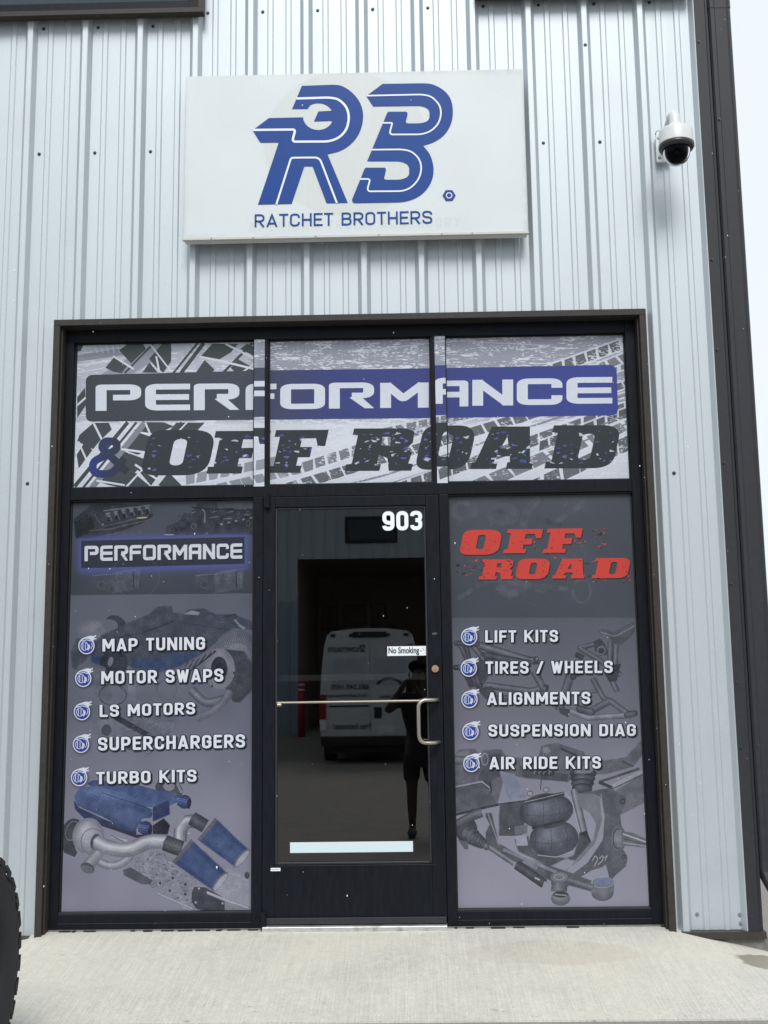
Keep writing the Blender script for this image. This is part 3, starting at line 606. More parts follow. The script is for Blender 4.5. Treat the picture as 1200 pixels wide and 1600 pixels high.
    cv.line(Y((430, 424), (650, 440)), 1.6, (120, 122, 132), .8)
    # frame rail right, springs
    cv.fill([Y((830, 330), (960, 310), (1040, 222), (1052, 225), (1052, 290), (1000, 360), (850, 400), (800, 400))], (86, 88, 97), .97, soft=.3); cv.line(Y((1000, 360), (940, 330)), 2, (54, 56, 62))
    cv.fill([Y((880, 500), (1062, 390), (1068, 540), (935, 610))], (92, 94, 104), .97, soft=.3); cv.line(Y((820, 440), (1030, 370)), 4, (66, 68, 76)); cv.line(Y((870, 470), (1060, 378)), 5, (142, 144, 154)); cv.line(Y((880, 480), (1060, 395)), 1.5, (60, 62, 68))
    cv.line(Y((820, 440), (890, 470)), 5, (48, 50, 56))
    for k in range(4): cv.disc(*Y((738-k*2, 395+k*26))[0], 21-k*1.6, 8, (46, 48, 55), (86, 88, 98)); cv.ring(*Y((738-k*2, 395+k*26))[0], 21-k*1.6, 8, 1, (34, 36, 42))
    cv.fill([ell(*Y((738, 380))[0], 15, 5, 24)], (104, 106, 116))
    cv.tube(Y((690, 480), (745, 720)), 12, (70, 72, 80), (138, 140, 150)); cv.line(Y((735, 700), (760, 760)), 13, (40, 42, 48)); cv.line(Y((640, 490), (680, 540), (720, 700)), 2, (150, 152, 162), r=6)
    # A-arm
    cv.fill([Y((230, 600), (260, 600), (300, 760), (420, 830), (640, 900), (800, 960), (780, 1010), (560, 950), (360, 860), (230, 760))], (68, 70, 78), .95, soft=.3)
    cv.fill([Y((230, 620), (170, 680), (230, 700), (250, 660))], (132, 134, 148)); cv.line(Y((320, 790), (600, 910)), 5, (116, 118, 128)); cv.line(Y((240, 600), (300, 770)), 2, (120, 122, 132))
    cv.fill([Y((380, 740), (450, 720), (480, 800), (700, 850), (780, 760), (720, 700), (690, 820), (560, 880), (400, 800))], (58, 60, 67), .9, soft=1)
    cv.fill([Y((385, 720), (440, 712), (450, 770), (390, 772))], (142, 144, 158)); cv.fill([Y((380, 670), (450, 662), (445, 708), (382, 715))], (96, 98, 108)); cv.line(Y((425, 850), (500, 890)), 6, (112, 114, 124))
    # air bag
    for (cx, cy, rx, ry) in ((585, 735, 128, 98), (545, 590, 142, 92)):
        cv.fill([fillet([tuple(q) for q in ell(*Y((cx, cy))[0], rx*.3, ry*.3, 24, -6)], 2, 3, True)], (54, 57, 66)); cv.disc(*Y((cx, cy))[0], rx*.3*.93, ry*.3*.9, (58, 61, 70), (104, 108, 122), -6, 8, (-.28, -.28))
        cv.line(Y((cx-20, cy-ry*.8), (cx-12, cy), (cx-16, cy+ry*.75)), .8, (40, 42, 50), .7, r=8); cv.line(Y((cx+60, cy-ry*.7), (cx+72, cy), (cx+66, cy+ry*.6)), .8, (40, 42, 50), .7, r=8); cv.line(Y((cx-100, cy-ry*.4), (cx-94, cy), (cx-98, cy+ry*.4)), .8, (40, 42, 50), .6, r=8)
        cv.line(Y((cx-rx*.9, cy+18), (cx, cy+30), (cx+rx*.9, cy)), .8, (42, 44, 52), .6, r=14)
    cv.fill([Y((420, 540), (520, 510), (640, 490), (640, 510), (520, 540), (430, 555))], (46, 48, 55)); cv.line(Y((430, 545), (540, 520), (640, 495)), 1.2, (138, 140, 150)); cv.line(Y((470, 680), (640, 640)), 4, (44, 46, 53)); cv.line(Y((500, 820), (600, 832), (680, 800)), 1.4, (150, 152, 162), r=6)
    for (x, y) in ((460, 500), (545, 480)): cv.fill([ell(*Y((x, y))[0], 4.5, 3.6, 12)], (138, 140, 150)); cv.ring(*Y((x, y))[0], 5, 4.2, 1, (60, 62, 70))
    cv.line(Y((520, 420), (515, 480)), 1.6, (60, 62, 70))
    # knuckle, spindle, joints
    cv.fill([fillet(Y((640, 900), (720, 850), (800, 760), (835, 640), (820, 500), (705, 500), (710, 560), (770, 600), (805, 660), (790, 740), (720, 820), (655, 900)), 2, 3, True)], (104, 106, 116))
    cv.fill([fillet(Y((700, 500), (880, 470), (960, 520), (955, 560), (930, 610), (940, 690), (945, 790), (970, 830), (960, 880), (900, 930), (880, 960), (850, 880), (780, 900), (700, 950), (640, 1000), (640, 950), (760, 860), (840, 740), (850, 620), (830, 520), (790, 500)), 3, 4, True)], (76, 78, 87), grain=8)
    cv.line(Y((830, 500), (850, 640), (800, 780), (690, 890)), 1.4, (128, 130, 140), .8, r=10); cv.ring(*Y((943, 540))[0], 4, 4.5, 1.4, (44, 46, 52)); cv.ring(*Y((948, 830))[0], 3, 3.4, 1.2, (44, 46, 52))
    cv.disc(*Y((920, 735))[0], 12, 21, (84, 86, 94), (120, 122, 132)); cv.ring(*Y((918, 735))[0], 8, 16, 1.4, (50, 52, 58)); cv.fill([ell(*Y((930, 735))[0], 6.5, 14, 24)], (112, 114, 124))
    cv.fill([Y((935, 695), (1000, 705), (1082, 745), (1082, 785), (1000, 775), (935, 772))], (98, 100, 108)); cv.line(Y((945, 710), (1082, 758)), 2, (176, 178, 186)); cv.line(Y((945, 735), (1082, 768)), 1.2, (60, 62, 70)); cv.line(Y((945, 755), (1070, 775)), 1.6, (150, 152, 162))
    cv.line(Y((785, 850), (800, 822), (815, 838), (795, 880)), 1.5, (150, 152, 160), r=3); cv.line(Y((820, 838), (842, 820), (838, 850), (815, 870)), 1.5, (150, 152, 160), r=3); cv.line(Y((845, 835), (865, 820), (850, 850)), 1.4, (150, 152, 160), r=3)
    cv.fill([Y((785, 920), (855, 870), (880, 960), (800, 975))], (136, 138, 152)); cv.fill([Y((780, 940), (855, 868), (858, 950))], (128, 132, 148), .6)
    cv.disc(*Y((838, 1015))[0], 17.5, 13.5, (80, 82, 90), (112, 114, 124)); cv.fill([Y((780, 960), (898, 950), (898, 1015), (780, 1020))], (98, 100, 108)); cv.fill([ell(*Y((838, 962))[0], 17.5, 9, 30)], (100, 102, 112)); cv.fill([ell(*Y((838, 958))[0], 14, 6.5, 30)], (102, 112, 142)); cv.ring(*Y((838, 962))[0], 17.5, 9, 1.2, (140, 142, 150))
    cv.tube(Y((380, 870), (780, 985)), 0.1, fd, fl); cv.tube(Y((660, 950), (790, 990)), 10, (66, 68, 76), (108, 110, 120))
    cv.tube(Y((612, 935), (612, 1010)), 25, (70, 72, 80), (112, 114, 124), n=5, off=-.08); cv.fill([ell(*Y((612, 935))[0], 13.5, 8, 30)], (104, 106, 114)); cv.ring(*Y((612, 935))[0], 8.5, 5, 1.6, (140, 142, 150))
    cv.disc(*Y((620, 1045))[0], 15, 11.5, (86, 88, 96), (128, 130, 138)); cv.fill([ell(*Y((620, 1025))[0], 12, 5, 24)], (48, 50, 56)); cv.line(Y((590, 1025), (650, 1030)), 2, (130, 132, 140))
    # tie rod with boot
    cv.tube(Y((245, 775), (560, 985)), 9, (62, 64, 71), (126, 128, 138)); cv.tube(Y((390, 870), (535, 970)), 15, (40, 42, 48), (74, 76, 84)); cv.line(Y((385, 855), (375, 885)), 3, (128, 130, 140)); cv.fill([Y((535, 955), (575, 975), (560, 1015), (520, 1000))], (134, 136, 146)); cv.line(Y((485, 938), (512, 950)), 2.6, (160, 162, 170))
    cv.disc(*Y((130, 690))[0], 17, 21, (52, 54, 60), (76, 78, 86)); cv.tube(Y((120, 695), (225, 768)), 31, (52, 54, 61), (88, 90, 98), w2=15, off=-.06)
    for k in range(5): cv.ring(*Y((128+k*18, 700+k*13))[0], 15-k*1.5, 17-k*1.8, 1, (40, 42, 48), alpha=.7)
    cv.tube(Y((80, 660), (150, 620), (210, 600)), 14, (62, 64, 72), (104, 106, 116), r=8); cv.fill([Y((85, 740), (120, 790), (140, 790), (135, 750))], (84, 86, 94)); cv.disc(*Y((232, 775))[0], 5, 6, (60, 62, 70), (124, 126, 136))
    detail(cv, bg1, .85, 80)
    bullets(cv, [(733, 994), (732.5, 1043), (733.5, 1092), (735, 1142), (736.5, 1192)])
    service_text(cv, [('LIFT KITS', 758, 872, 985, 1004, 1), ('TIRES / WHEELS', 758.5, 957.5, 1033.5, 1053, 1.5), ('ALIGNMENTS', 761, 922.5, 1082, 1101.5, 1.5), ('SUSPENSION DIAG', 763, 993.5, 1132, 1151, 1), ('AIR RIDE KITS', 764.5, 939, 1182.5, 1202, 1)])
    for y in range(0, cv.H, 4): cv.img[y] *= .985
    cv.img += ((boxblur(cv.rng.random((cv.H, cv.W))-.5, 1))*.05)[..., None]

def sign_art(cv):
    U, V = cv.U, cv.V
    cv.img += (cv.noise(70, 4)[..., None]-.5)*.025
    ghost = (196, 202, 200)
    n = cv.noise(40, 9, 1.6)
    m, sl = cv.cover([ell(541, 225, 129, 113, 64)])
    cv.put(m*(.55+.45*n[sl]), sl, ghost, .75)
    Cg, w = din_text('AMERICAN TRUCK ACCESSORY', gap=.2); 
    m, sl = cv.cover(place([np.c_[np.asarray(c)[:, 0]/w, np.asarray(c)[:, 1]] for c in Cg], 388, 720, 347, 363, 8))
    cv.put(boxblur(m, 1)*(.3+.7*n[sl]), sl, (186, 190, 186), .42)
    e = np.minimum(np.minimum(U-288, 821-U), np.minimum(V-112, 371-V))
    cv.img -= np.clip(1-e/7, 0, 1)[..., None]*.05*cv.noise(9, 6)[..., None]
    sp = cv.rng.random((cv.H, cv.W)) > .99996
    cv.img -= boxblur(sp.astype(float), 1)[..., None]*1.2
# ---------------------------------------------------------------- helpers
def P(u, v, y):
    """the point where the ray through photo pixel (u, v) meets the vertical plane at depth y"""
    d = _f+_r*(u-600)/CAM[0]-_u*(v-800)/CAM[0]; t = (y-CAM[2])/d[1]
    return CAM[1]+t*d[0], CAM[3]+t*d[2]

def origin(o):
    v = Vector((0, 0, 0))
    while o is not None: v += o.location; o = o.parent
    return v
def link(name, me, mat=None, parent=None, smooth=False):
    o = bpy.data.objects.new(name, me); COL.objects.link(o); o.parent = parent
    if mat is not None and not me.materials: me.materials.append(mat)
    if smooth:
        for p in me.polygons: p.use_smooth = True
    return o
def from_py(name, V, F, mat, parent=None, smooth=False):
    og = origin(parent); me = bpy.data.meshes.new(name); me.from_pydata([Vector(v)-og for v in V], [], F); me.validate(); me.update()
    return link(name, me, mat, parent, smooth)
def from_bm(name, bm, mat, parent=None, smooth=False):
    og = origin(parent); bmesh.ops.translate(bm, verts=bm.verts, vec=-og)
    me = bpy.data.meshes.new(name); bm.normal_update(); bm.to_mesh(me); bm.free(); return link(name, me, mat, parent, smooth)
def tag(o, label=None, cat=None, group=None, kind=None):
    if label: o['label'] = label
    if cat: o['category'] = cat
    if group: o['group'] = group
    if kind: o['kind'] = kind
    return o
def thing(name, loc, label, cat, group=None, rz=0):
    o = bpy.data.objects.new(name, None); COL.objects.link(o); o.location = loc; o.rotation_euler.z = rz; o.empty_display_size = .1
    return tag(o, label, cat, group)
def abox(bm, x0, x1, y0, y1, z0, z1, bev=0.0, seg=2):
    r = bmesh.ops.create_cube(bm, size=1)['verts']
    bmesh.ops.scale(bm, vec=(x1-x0, y1-y0, z1-z0), verts=r); bmesh.ops.translate(bm, vec=((x0+x1)/2, (y0+y1)/2, (z0+z1)/2), verts=r)
    if bev:
        es = list({e for v in r for e in v.link_edges}); bmesh.ops.bevel(bm, geom=es, offset=bev, segments=seg, affect='EDGES', profile=.5)
def box(name, x0, x1, y0, y1, z0, z1, mat, parent=None, bev=.0015):
    bm = bmesh.new(); abox(bm, x0, x1, y0, y1, z0, z1, bev); return from_bm(name, bm, mat, parent)
def acyl(bm, a, b, r, r2=None, n=20, cap=True):
    a, b = Vector(a), Vector(b); d = b-a; L = d.length
    M = Matrix.Translation((a+b)/2) @ d.to_track_quat('Z', 'Y').to_matrix().to_4x4()
    bmesh.ops.create_cone(bm, cap_ends=cap, segments=n, radius1=r, radius2=r if r2 is None else r2, depth=L, matrix=M)
def asph(bm, c, rx, ry=None, rz=None, u=16, v=10):
    M = Matrix.Translation(c) @ Matrix.Diagonal((rx, ry or rx, rz or rx, 1)); bmesh.ops.create_uvsphere(bm, u_segments=u, v_segments=v, radius=1, matrix=M)
def lathe(bm, prof, c, n=40, axis='Z'):
    """revolve (radius, height) pairs round a vertical axis through c"""
    rings = []
    for r, h in prof:
        rings.append([bm.verts.new((c[0]+r*math.cos(2*math.pi*k/n), c[1]+r*math.sin(2*math.pi*k/n), c[2]+h)) for k in range(n)] if r > 1e-6 else [bm.verts.new((c[0], c[1], c[2]+h))])
    for A, B in zip(rings, rings[1:]):
        for k in range(n):
            q = [A[k % len(A)], A[(k+1) % len(A)], B[(k+1) % len(B)], B[k % len(B)]]; q = list(dict.fromkeys(q))
            if len(q) > 2: bm.faces.new(q)
def tube(name, pts, r, mat, parent=None, res=8):
    cu = bpy.data.curves.new(name, 'CURVE'); cu.dimensions = '3D'; cu.bevel_depth = r; cu.bevel_resolution = 4; cu.use_fill_caps = True
    sp = cu.splines.new('POLY'); og = origin(parent); sp.points.add(len(pts)-1)
    for q, p in zip(sp.points, pts): q.co = (*(Vector(p)-og), 1)
    t = bpy.data.objects.new('t', cu); COL.objects.link(t); me = bpy.data.meshes.new_from_object(t.evaluated_get(bpy.context.evaluated_depsgraph_get()))
    bpy.data.objects.remove(t); return link(name, me, mat, parent, True)
def fillet3(P_, r, n=8):
    out = [Vector(P_[0])]
    for i in range(1, len(P_)-1):
        p = Vector(P_[i]); a = Vector(P_[i-1])-p; b = Vector(P_[i+1])-p; d = min(r, a.length*.49, b.length*.49)
        A = p+a.normalized()*d; B = p+b.normalized()*d
        out += [(1-t)**2*A+2*t*(1-t)*p+t*t*B for t in [k/n for k in range(n+1)]]
    return out+[Vector(P_[-1])]
def flat(name, contours, y, mat, parent, thick=.0006):
    """flat vinyl cut from 2D outlines (x, z) standing at depth y, facing the viewer; holes are inner outlines"""
    cu = bpy.data.curves.new(name, 'CURVE'); cu.dimensions = '2D'; cu.fill_mode = 'BOTH'; cu.extrude = thick/2
    for c in contours:
        c = [tuple(p) for p in c]; sp = cu.splines.new('POLY'); sp.points.add(len(c)-1); sp.use_cyclic_u = True
        for q, p in zip(sp.points, c): q.co = (p[0], p[1], 0, 1)
    t = bpy.data.objects.new('t', cu); COL.objects.link(t); me = bpy.data.meshes.new_from_object(t.evaluated_get(bpy.context.evaluated_depsgraph_get()))
    bpy.data.objects.remove(t); og = origin(parent)
    me.transform(Matrix.Translation(Vector((0, y, 0))-og) @ Matrix.Rotation(math.pi/2, 4, 'X')); return link(name, me, mat, parent)
def ribbon(name, paths, w, y, mat, parent, thick=.0006):
    V = []; F = []
    for k, (pts, closed) in enumerate(paths):
        p = [np.array(q[:2], float) for q in pts]; p = [q for i, q in enumerate(p) if i == 0 or np.hypot(*(q-p[i-1])) > 1e-5]
        if closed and np.hypot(*(p[0]-p[-1])) < 1e-5: p = p[:-1]
        n = len(p); L = []; R = []; yy = y-k*.0003
        for i in range(n):
            a = p[i-1] if (i > 0 or closed) else p[i]; b = p[(i+1) % n] if (i < n-1 or closed) else p[i]
            d1 = p[i]-a; d2 = b-p[i]
            d1 = d1/np.hypot(*d1) if np.hypot(*d1) > 1e-9 else d2/np.hypot(*d2); d2 = d2/np.hypot(*d2) if np.hypot(*d2) > 1e-9 else d1
            m = d1+d2; m = m/np.hypot(*m); nn = np.array([-m[1], m[0]]); s = w/2/max(.35, abs(np.dot(nn, [-d1[1], d1[0]])))
            L.append(p[i]+nn*s); R.append(p[i]-nn*s)
        b0 = len(V)
        for l, r in zip(L, R): V += [(l[0], yy, l[1]), (r[0], yy, r[1]), (l[0], yy+thick, l[1]), (r[0], yy+thick, r[1])]
        for i in range(n if closed else n-1):
            a = b0+4*i; c = b0+4*((i+1) % n); F += [(a, a+1, c+1, c), (a, c, c+2, a+2), (a+1, a+3, c+3, c+1)]
    return from_py(name, V, F, mat, parent)
def text(name, s, size, mat, parent, M, bold=0.0, sx=1.0, align='LEFT', thick=.0005):
    cu = bpy.data.curves.new(name, 'FONT'); cu.body = s; cu.size = size; cu.offset = bold; cu.extrude = thick; cu.align_x = align
    t = bpy.data.objects.new('t', cu); COL.objects.link(t); me = bpy.data.meshes.new_from_object(t.evaluated_get(bpy.context.evaluated_depsgraph_get()))
    bpy.data.objects.remove(t); me.transform(M @ Matrix.Diagonal((sx, 1, 1, 1))); me.transform(Matrix.Translation(-origin(parent)))
    return link(name, me, mat, parent)
def copy_tree(o, parent=None):
    c = o.copy(); COL.objects.link(c); c.parent = parent
    for ch in o.children: copy_tree(ch, c)
    return c

# ---------------------------------------------------------------- materials
def mat(name, col, rough=.5, metal=0.0, spec=.5, coat=0.0):
    m = bpy.data.materials.new(name); m.use_nodes = True; b = m.node_tree.nodes['Principled BSDF']
    b.inputs['Base Color'].default_value = (*col, 1); b.inputs['Roughness'].default_value = rough; b.inputs['Metallic'].default_value = metal
    b.inputs['Specular IOR Level'].default_value = spec; b.inputs['Coat Weight'].default_value = coat
    return m
def worn(m, scale, amt, rough_amt=.12, bump=0.0, stretch=(1, 1, 1), dirt=None, detail=5, dist=.002):
    """break a plain material up with noise: tone, gloss and fine relief"""
    nt = m.node_tree; N = nt.nodes.new; L = nt.links.new; b = nt.nodes['Principled BSDF']; col = tuple(b.inputs['Base Color'].default_value)
    tc = N('ShaderNodeTexCoord'); mp = N('ShaderNodeMapping'); mp.inputs['Scale'].default_value = stretch; L(tc.outputs['Object'], mp.inputs[0])
    n = N('ShaderNodeTexNoise'); n.inputs['Scale'].default_value = scale; n.inputs['Detail'].default_value = detail; L(mp.outputs[0], n.inputs['Vector'])
    r = N('ShaderNodeMapRange'); r.inputs[1].default_value = .25; r.inputs[2].default_value = .75; r.inputs[3].default_value = 1-amt; r.inputs[4].default_value = 1+amt; L(n.outputs[0], r.inputs[0])
    mu = N('ShaderNodeVectorMath'); mu.operation = 'SCALE'; mu.inputs[0].default_value = col[:3]; L(r.outputs[0], mu.inputs['Scale'])
    last = mu.outputs[0]
    if dirt:
        d = N('ShaderNodeTexNoise'); d.inputs['Scale'].default_value = dirt[1]; d.inputs['Detail'].default_value = 6; L(tc.outputs['Object'], d.inputs['Vector'])
        rr = N('ShaderNodeMapRange'); rr.inputs[1].default_value = dirt[2]; rr.inputs[2].default_value = dirt[2]+.14; rr.inputs[3].default_value = 0; rr.inputs[4].default_value = dirt[3]; L(d.outputs[0], rr.inputs[0])
        mm = N('ShaderNodeMix'); mm.data_type = 'RGBA'; mm.inputs[7].default_value = (*dirt[0], 1); L(rr.outputs[0], mm.inputs[0]); L(last, mm.inputs[6]); last = mm.outputs[2]
    L(last, b.inputs['Base Color'])
    rg = N('ShaderNodeMapRange'); ro = b.inputs['Roughness'].default_value; rg.inputs[3].default_value = ro-rough_amt; rg.inputs[4].default_value = ro+rough_amt; L(n.outputs[0], rg.inputs[0]); L(rg.outputs[0], b.inputs['Roughness'])
    if bump:
        bp = N('ShaderNodeBump'); bp.inputs['Strength'].default_value = bump; bp.inputs['Distance'].default_value = dist; L(n.outputs[0], bp.inputs['Height']); L(bp.outputs[0], b.inputs['Normal'])
    return m
GALV = worn(mat('galvalume_sheet', (.465, .518, .553), .50, .40, .4), 160, .05, .10, .12, (1, 1, .5), ((.42, .455, .48), 2.0, .58, .4))
BRONZE = worn(mat('dark_bronze_trim', (.036, .032, .029), .50, 0, .25), 40, .18, .1, .05)
BRONZE2 = worn(mat('charcoal_trim', (.026, .0275, .034), .5, 0, .3), 30, .12, .1, .04)
FRAME = worn(mat('black_anodised_aluminium', (.0075, .009, .0135), .42, 0, .14), 60, .25, .1, .03, (1, 1, .2))
GASKET = mat('rubber_gasket', (.006, .006, .007), .7)
WHITE = worn(mat('sign_return', (.50, .50, .47), .45), 20, .06)
BLUE = worn(mat('blue_vinyl', (.006, .050, .24), .4, 0, .2), 30, .05, .05)
LINE = mat('white_vinyl', (.66, .71, .80), .4)
STEEL = worn(mat('satin_steel', (.40, .37, .31), .32, .85), 90, .08, .08)
STEEL2 = worn(mat('dull_steel', (.27, .25, .21), .4, .8), 90, .08, .08)
ALU = worn(mat('mill_aluminium', (.62, .63, .63), .38, .7), 90, .15, .1, .1, (.2, 1, 1), ((.25, .24, .22), 12, .55, .6))
SCREW = mat('screw_grey', (.05, .055, .06), .45, .5); SCREWL = mat('screw_zinc', (.30, .31, .31), .4, .7)
BRASS = mat('lock_brass', (.50, .30, .18), .42, .6)
PAPER = mat('white_decal', (.74, .80, .84), .4); PALE = mat('pale_decal', (.56, .68, .72), .45); BLACKINK = mat('black_ink', (.012, .012, .014), .5)
NUMW = mat('white_number_vinyl', (.80, .85, .90), .4)
CAMW = worn(mat('camera_white_plastic', (.60, .63, .64), .36), 30, .05, .05, 0, (1, 1, 1), ((.40, .39, .35), 18, .62, .4)); CAMB = mat('camera_black_plastic', (.02, .022, .025), .3)
DARKWALL = worn(mat('interior_wall', (.42, .35, .31), .8), 4, .2)
FOUND = worn(mat('foundation_concrete', (.16, .16, .155), .9), 24, .3, .05, .4)
RED = mat('red_paint', (.36, .018, .016), .45); VANW = worn(mat('van_white_paint', (.62, .65, .68), .25, 0, .5, .4), 3, .04); VANGL = mat('van_glass', (.03, .045, .06), .06); TAIL = mat('tail_light', (.30, .01, .01), .15)
VTEXT = mat('van_lettering', (.05, .05, .07), .5); BLK = worn(mat('black_plastic', (.018, .018, .019), .55), 30, .2)
SKIN = mat('skin', (.065, .036, .027), .6); HAIR = mat('dark_hair', (.006, .005, .0045), .95, 0, .05); SHIRT = worn(mat('black_cotton', (.012, .012, .013), .9), 60, .3); SHORTS = worn(mat('dark_cotton', (.02, .02, .023), .9), 60, .3)

def glass_mat(name, tint, ior):
    m = bpy.data.materials.new(name); m.use_nodes = True; nt = m.node_tree; nt.nodes.clear(); N = nt.nodes.new; L = nt.links.new
    o = N('ShaderNodeOutputMaterial'); mx = N('ShaderNodeMixShader'); t = N('ShaderNodeBsdfTransparent'); g = N('ShaderNodeBsdfGlossy'); f = N('ShaderNodeFresnel')
    t.inputs[0].default_value = (*tint, 1); g.inputs['Roughness'].default_value = 0.0; g.inputs[0].default_value = (.97, .98, 1, 1); f.inputs[0].default_value = ior
    L(f.outputs[0], mx.inputs[0]); L(t.outputs[0], mx.inputs[1]); L(g.outputs[0], mx.inputs[2]); L(mx.outputs[0], o.inputs[0]); return m
GLASS = glass_mat('tinted_door_glass', (.62, .62, .62), 1.80)
DOME = glass_mat('smoked_dome', (.22, .22, .24), 1.14)

def print_mat(name, canvas, gain=1.0, rough=.3, spec=.5):
    im = bpy.data.images.new(name, canvas.W, canvas.H, alpha=False); a = np.ones((canvas.H, canvas.W, 4), np.float32)
    a[..., :3] = np.clip(canvas.img, 0, 1)[::-1]; im.pixels.foreach_set(a.ravel()); im.update(); im.pack()
    m = bpy.data.materials.new(name); m.use_nodes = True; nt = m.node_tree; N = nt.nodes.new; L = nt.links.new; b = nt.nodes['Principled BSDF']
    t = N('ShaderNodeTexImage'); t.image = im; s = N('ShaderNodeVectorMath'); s.operation = 'SCALE'; s.inputs['Scale'].default_value = gain
    L(t.outputs[0], s.inputs[0]); L(s.outputs[0], b.inputs['Base Color']); b.inputs['Roughness'].default_value = rough; b.inputs['Specular IOR Level'].default_value = spec
    return m
def sheet(name, x0, x1, z0, z1, y, m, parent):
    """a thin printed sheet with its picture mapped corner to corner"""
    o = from_py(name, [(x0, y, z0), (x1, y, z0), (x1, y, z1), (x0, y, z1)], [(0, 1, 2, 3)], m, parent)
    uv = o.data.uv_layers.new(name='UVMap')
    for l, c in zip(uv.data, ((0, 0), (1, 0), (1, 1), (0, 1))): l.uv = c
    return o

# ---------------------------------------------------------------- ground
def sm(t): t = min(1, max(0, t)); return t*t*(3-2*t)
def gz(x, y):
    d = -y
    street = -.132-.066*max(0, d-1.05) if d < 4.8 else -.380
    if d > 18.6: street = -.380+.32*sm((d-18.6)/3.4)
    if d <= 1.05:
        side = max(0, x-2.97) + max(0, -.10-x)
        drop = .24*min(side, .75) if x > 1 else .22*min(side, .5)
        z = -.118*max(0, d)-drop*max(0, 1-max(0, d)/1.05)
        return z-.004
    return street
def concrete(name, col, stain=False, joint=False):
    m = bpy.data.materials.new(name); m.use_nodes = True; nt = m.node_tree; N = nt.nodes.new; L = nt.links.new; b = nt.nodes['Principled BSDF']
    tc = N('ShaderNodeTexCoord')
    def noise(scale, stretch, detail=5, rough=.6):
        mp = N('ShaderNodeMapping'); mp.inputs['Scale'].default_value = stretch; n = N('ShaderNodeTexNoise'); n.inputs['Scale'].default_value = scale; n.inputs['Detail'].default_value = detail; n.inputs['Roughness'].default_value = rough
        L(tc.outputs['Object'], mp.inputs[0]); L(mp.outputs[0], n.inputs['Vector']); return n.outputs[0]
    def rng(s, a, b_, c, d):
        r = N('ShaderNodeMapRange'); r.inputs[1].default_value = a; r.inputs[2].default_value = b_; r.inputs[3].default_value = c; r.inputs[4].default_value = d; L(s, r.inputs[0]); return r.outputs[0]
    def mul(a, b_):
        k = N('ShaderNodeMath'); k.operation = 'MULTIPLY'; L(a, k.inputs[0])
        if isinstance(b_, float): k.inputs[1].default_value = b_
        else: L(b_, k.inputs[1])
        return k.outputs[0]
    br1 = noise(1, (150, 3.0, 1), 4, .6); br2 = noise(1, (48, 1.2, 1), 4, .6); bl = noise(2.2, (1, 1, 1)); gr = noise(150, (1, 1, 1), 3, .7); gm = noise(26, (1, 1, 1), 5, .7)
    v = mul(mul(mul(mul(rng(br1, .3, .7, .87, 1.08), rng(br2, .3, .7, .96, 1.03)), rng(bl, .3, .7, .92, 1.05)), rng(gr, .3, .7, .80, 1.14)), rng(gm, .3, .7, .90, 1.07))
    sc = N('ShaderNodeVectorMath'); sc.operation = 'SCALE'; sc.inputs[0].default_value = col; L(v, sc.inputs['Scale']); last = sc.outputs[0]
    def over(fac, c):
        nonlocal last
        q = N('ShaderNodeMix'); q.data_type = 'RGBA'; q.inputs[7].default_value = (*c, 1); L(fac, q.inputs[0]); L(last, q.inputs[6]); last = q.outputs[2]
    # yellowish cast in blotches, dark scuffs
    over(mul(rng(noise(1.1, (1, 1, 1)), .45, .75, 0, 1), .5), tuple(np.array(col)*np.array((1.02, .98, .88))))
    sc1 = rng(noise(9, (1, 1.6, 1), 7, .75), .60, .68, 0, 1); sc2 = rng(noise(1.7, (1, 1, 1), 2), .52, .66, 0, 1); over(mul(mul(sc1, sc2), .55), (.20, .20, .19))
    over(mul(rng(noise(34, (1, 1, 1), 4, .8), .66, .72, 0, 1), .6), (.16, .16, .15))
    rough = .85
    if stain:
        pass
    if stain:
        sx = N('ShaderNodeSeparateXYZ'); L(tc.outputs['Object'], sx.inputs[0])
        def ellm(cx, cy, rx, ry):
            a = N('ShaderNodeVectorMath'); a.operation = 'SUBTRACT'; a.inputs[1].default_value = (cx, cy, 0); L(tc.outputs['Object'], a.inputs[0])
            w_ = N('ShaderNodeVectorMath'); w_.operation = 'MULTIPLY'; w_.inputs[1].default_value = (1/rx, 1/ry, 0); L(a.outputs[0], w_.inputs[0]); l_ = N('ShaderNodeVectorMath'); l_.operation = 'LENGTH'; L(w_.outputs[0], l_.inputs[0])
            ad = N('ShaderNodeMath'); ad.operation = 'ADD'; L(l_.outputs['Value'], ad.inputs[0]); L(rng(noise(5, (1, 1, 1)), 0, 1, -.35, .35), ad.inputs[1]); return rng(ad.outputs[0], .93, 1.0, 1, 0)
        over(mul(ellm(2.35, -.32, .42, .16), .22), (.42, .36, .26)); over(mul(mul(ellm(2.5, -.95, .5, .12), sc1), .8), (.17, .17, .165)); over(mul(mul(ellm(.75, -.95, .4, .10), sc1), .8), (.17, .17, .165))
        s1 = ellm(*stain); over(mul(s1, .85), (.23, .205, .165))
        r_ = N('ShaderNodeMapRange'); r_.inputs[3].default_value = .85; r_.inputs[4].default_value = .42; L(s1, r_.inputs[0]); L(r_.outputs[0], b.inputs['Roughness'])
    else: b.inputs['Roughness'].default_value = rough
    L(last, b.inputs['Base Color'])
    hb = N('ShaderNodeMath'); hb.operation = 'ADD'; L(mul(br1, .9), hb.inputs[0]); L(gr, hb.inputs[1])
    bp = N('ShaderNodeBump'); bp.inputs['Strength'].default_value = .8; bp.inputs['Distance'].default_value = .004; L(hb.outputs[0], bp.inputs['Height']); L(bp.outputs[0], b.inputs['Normal'])
    return m
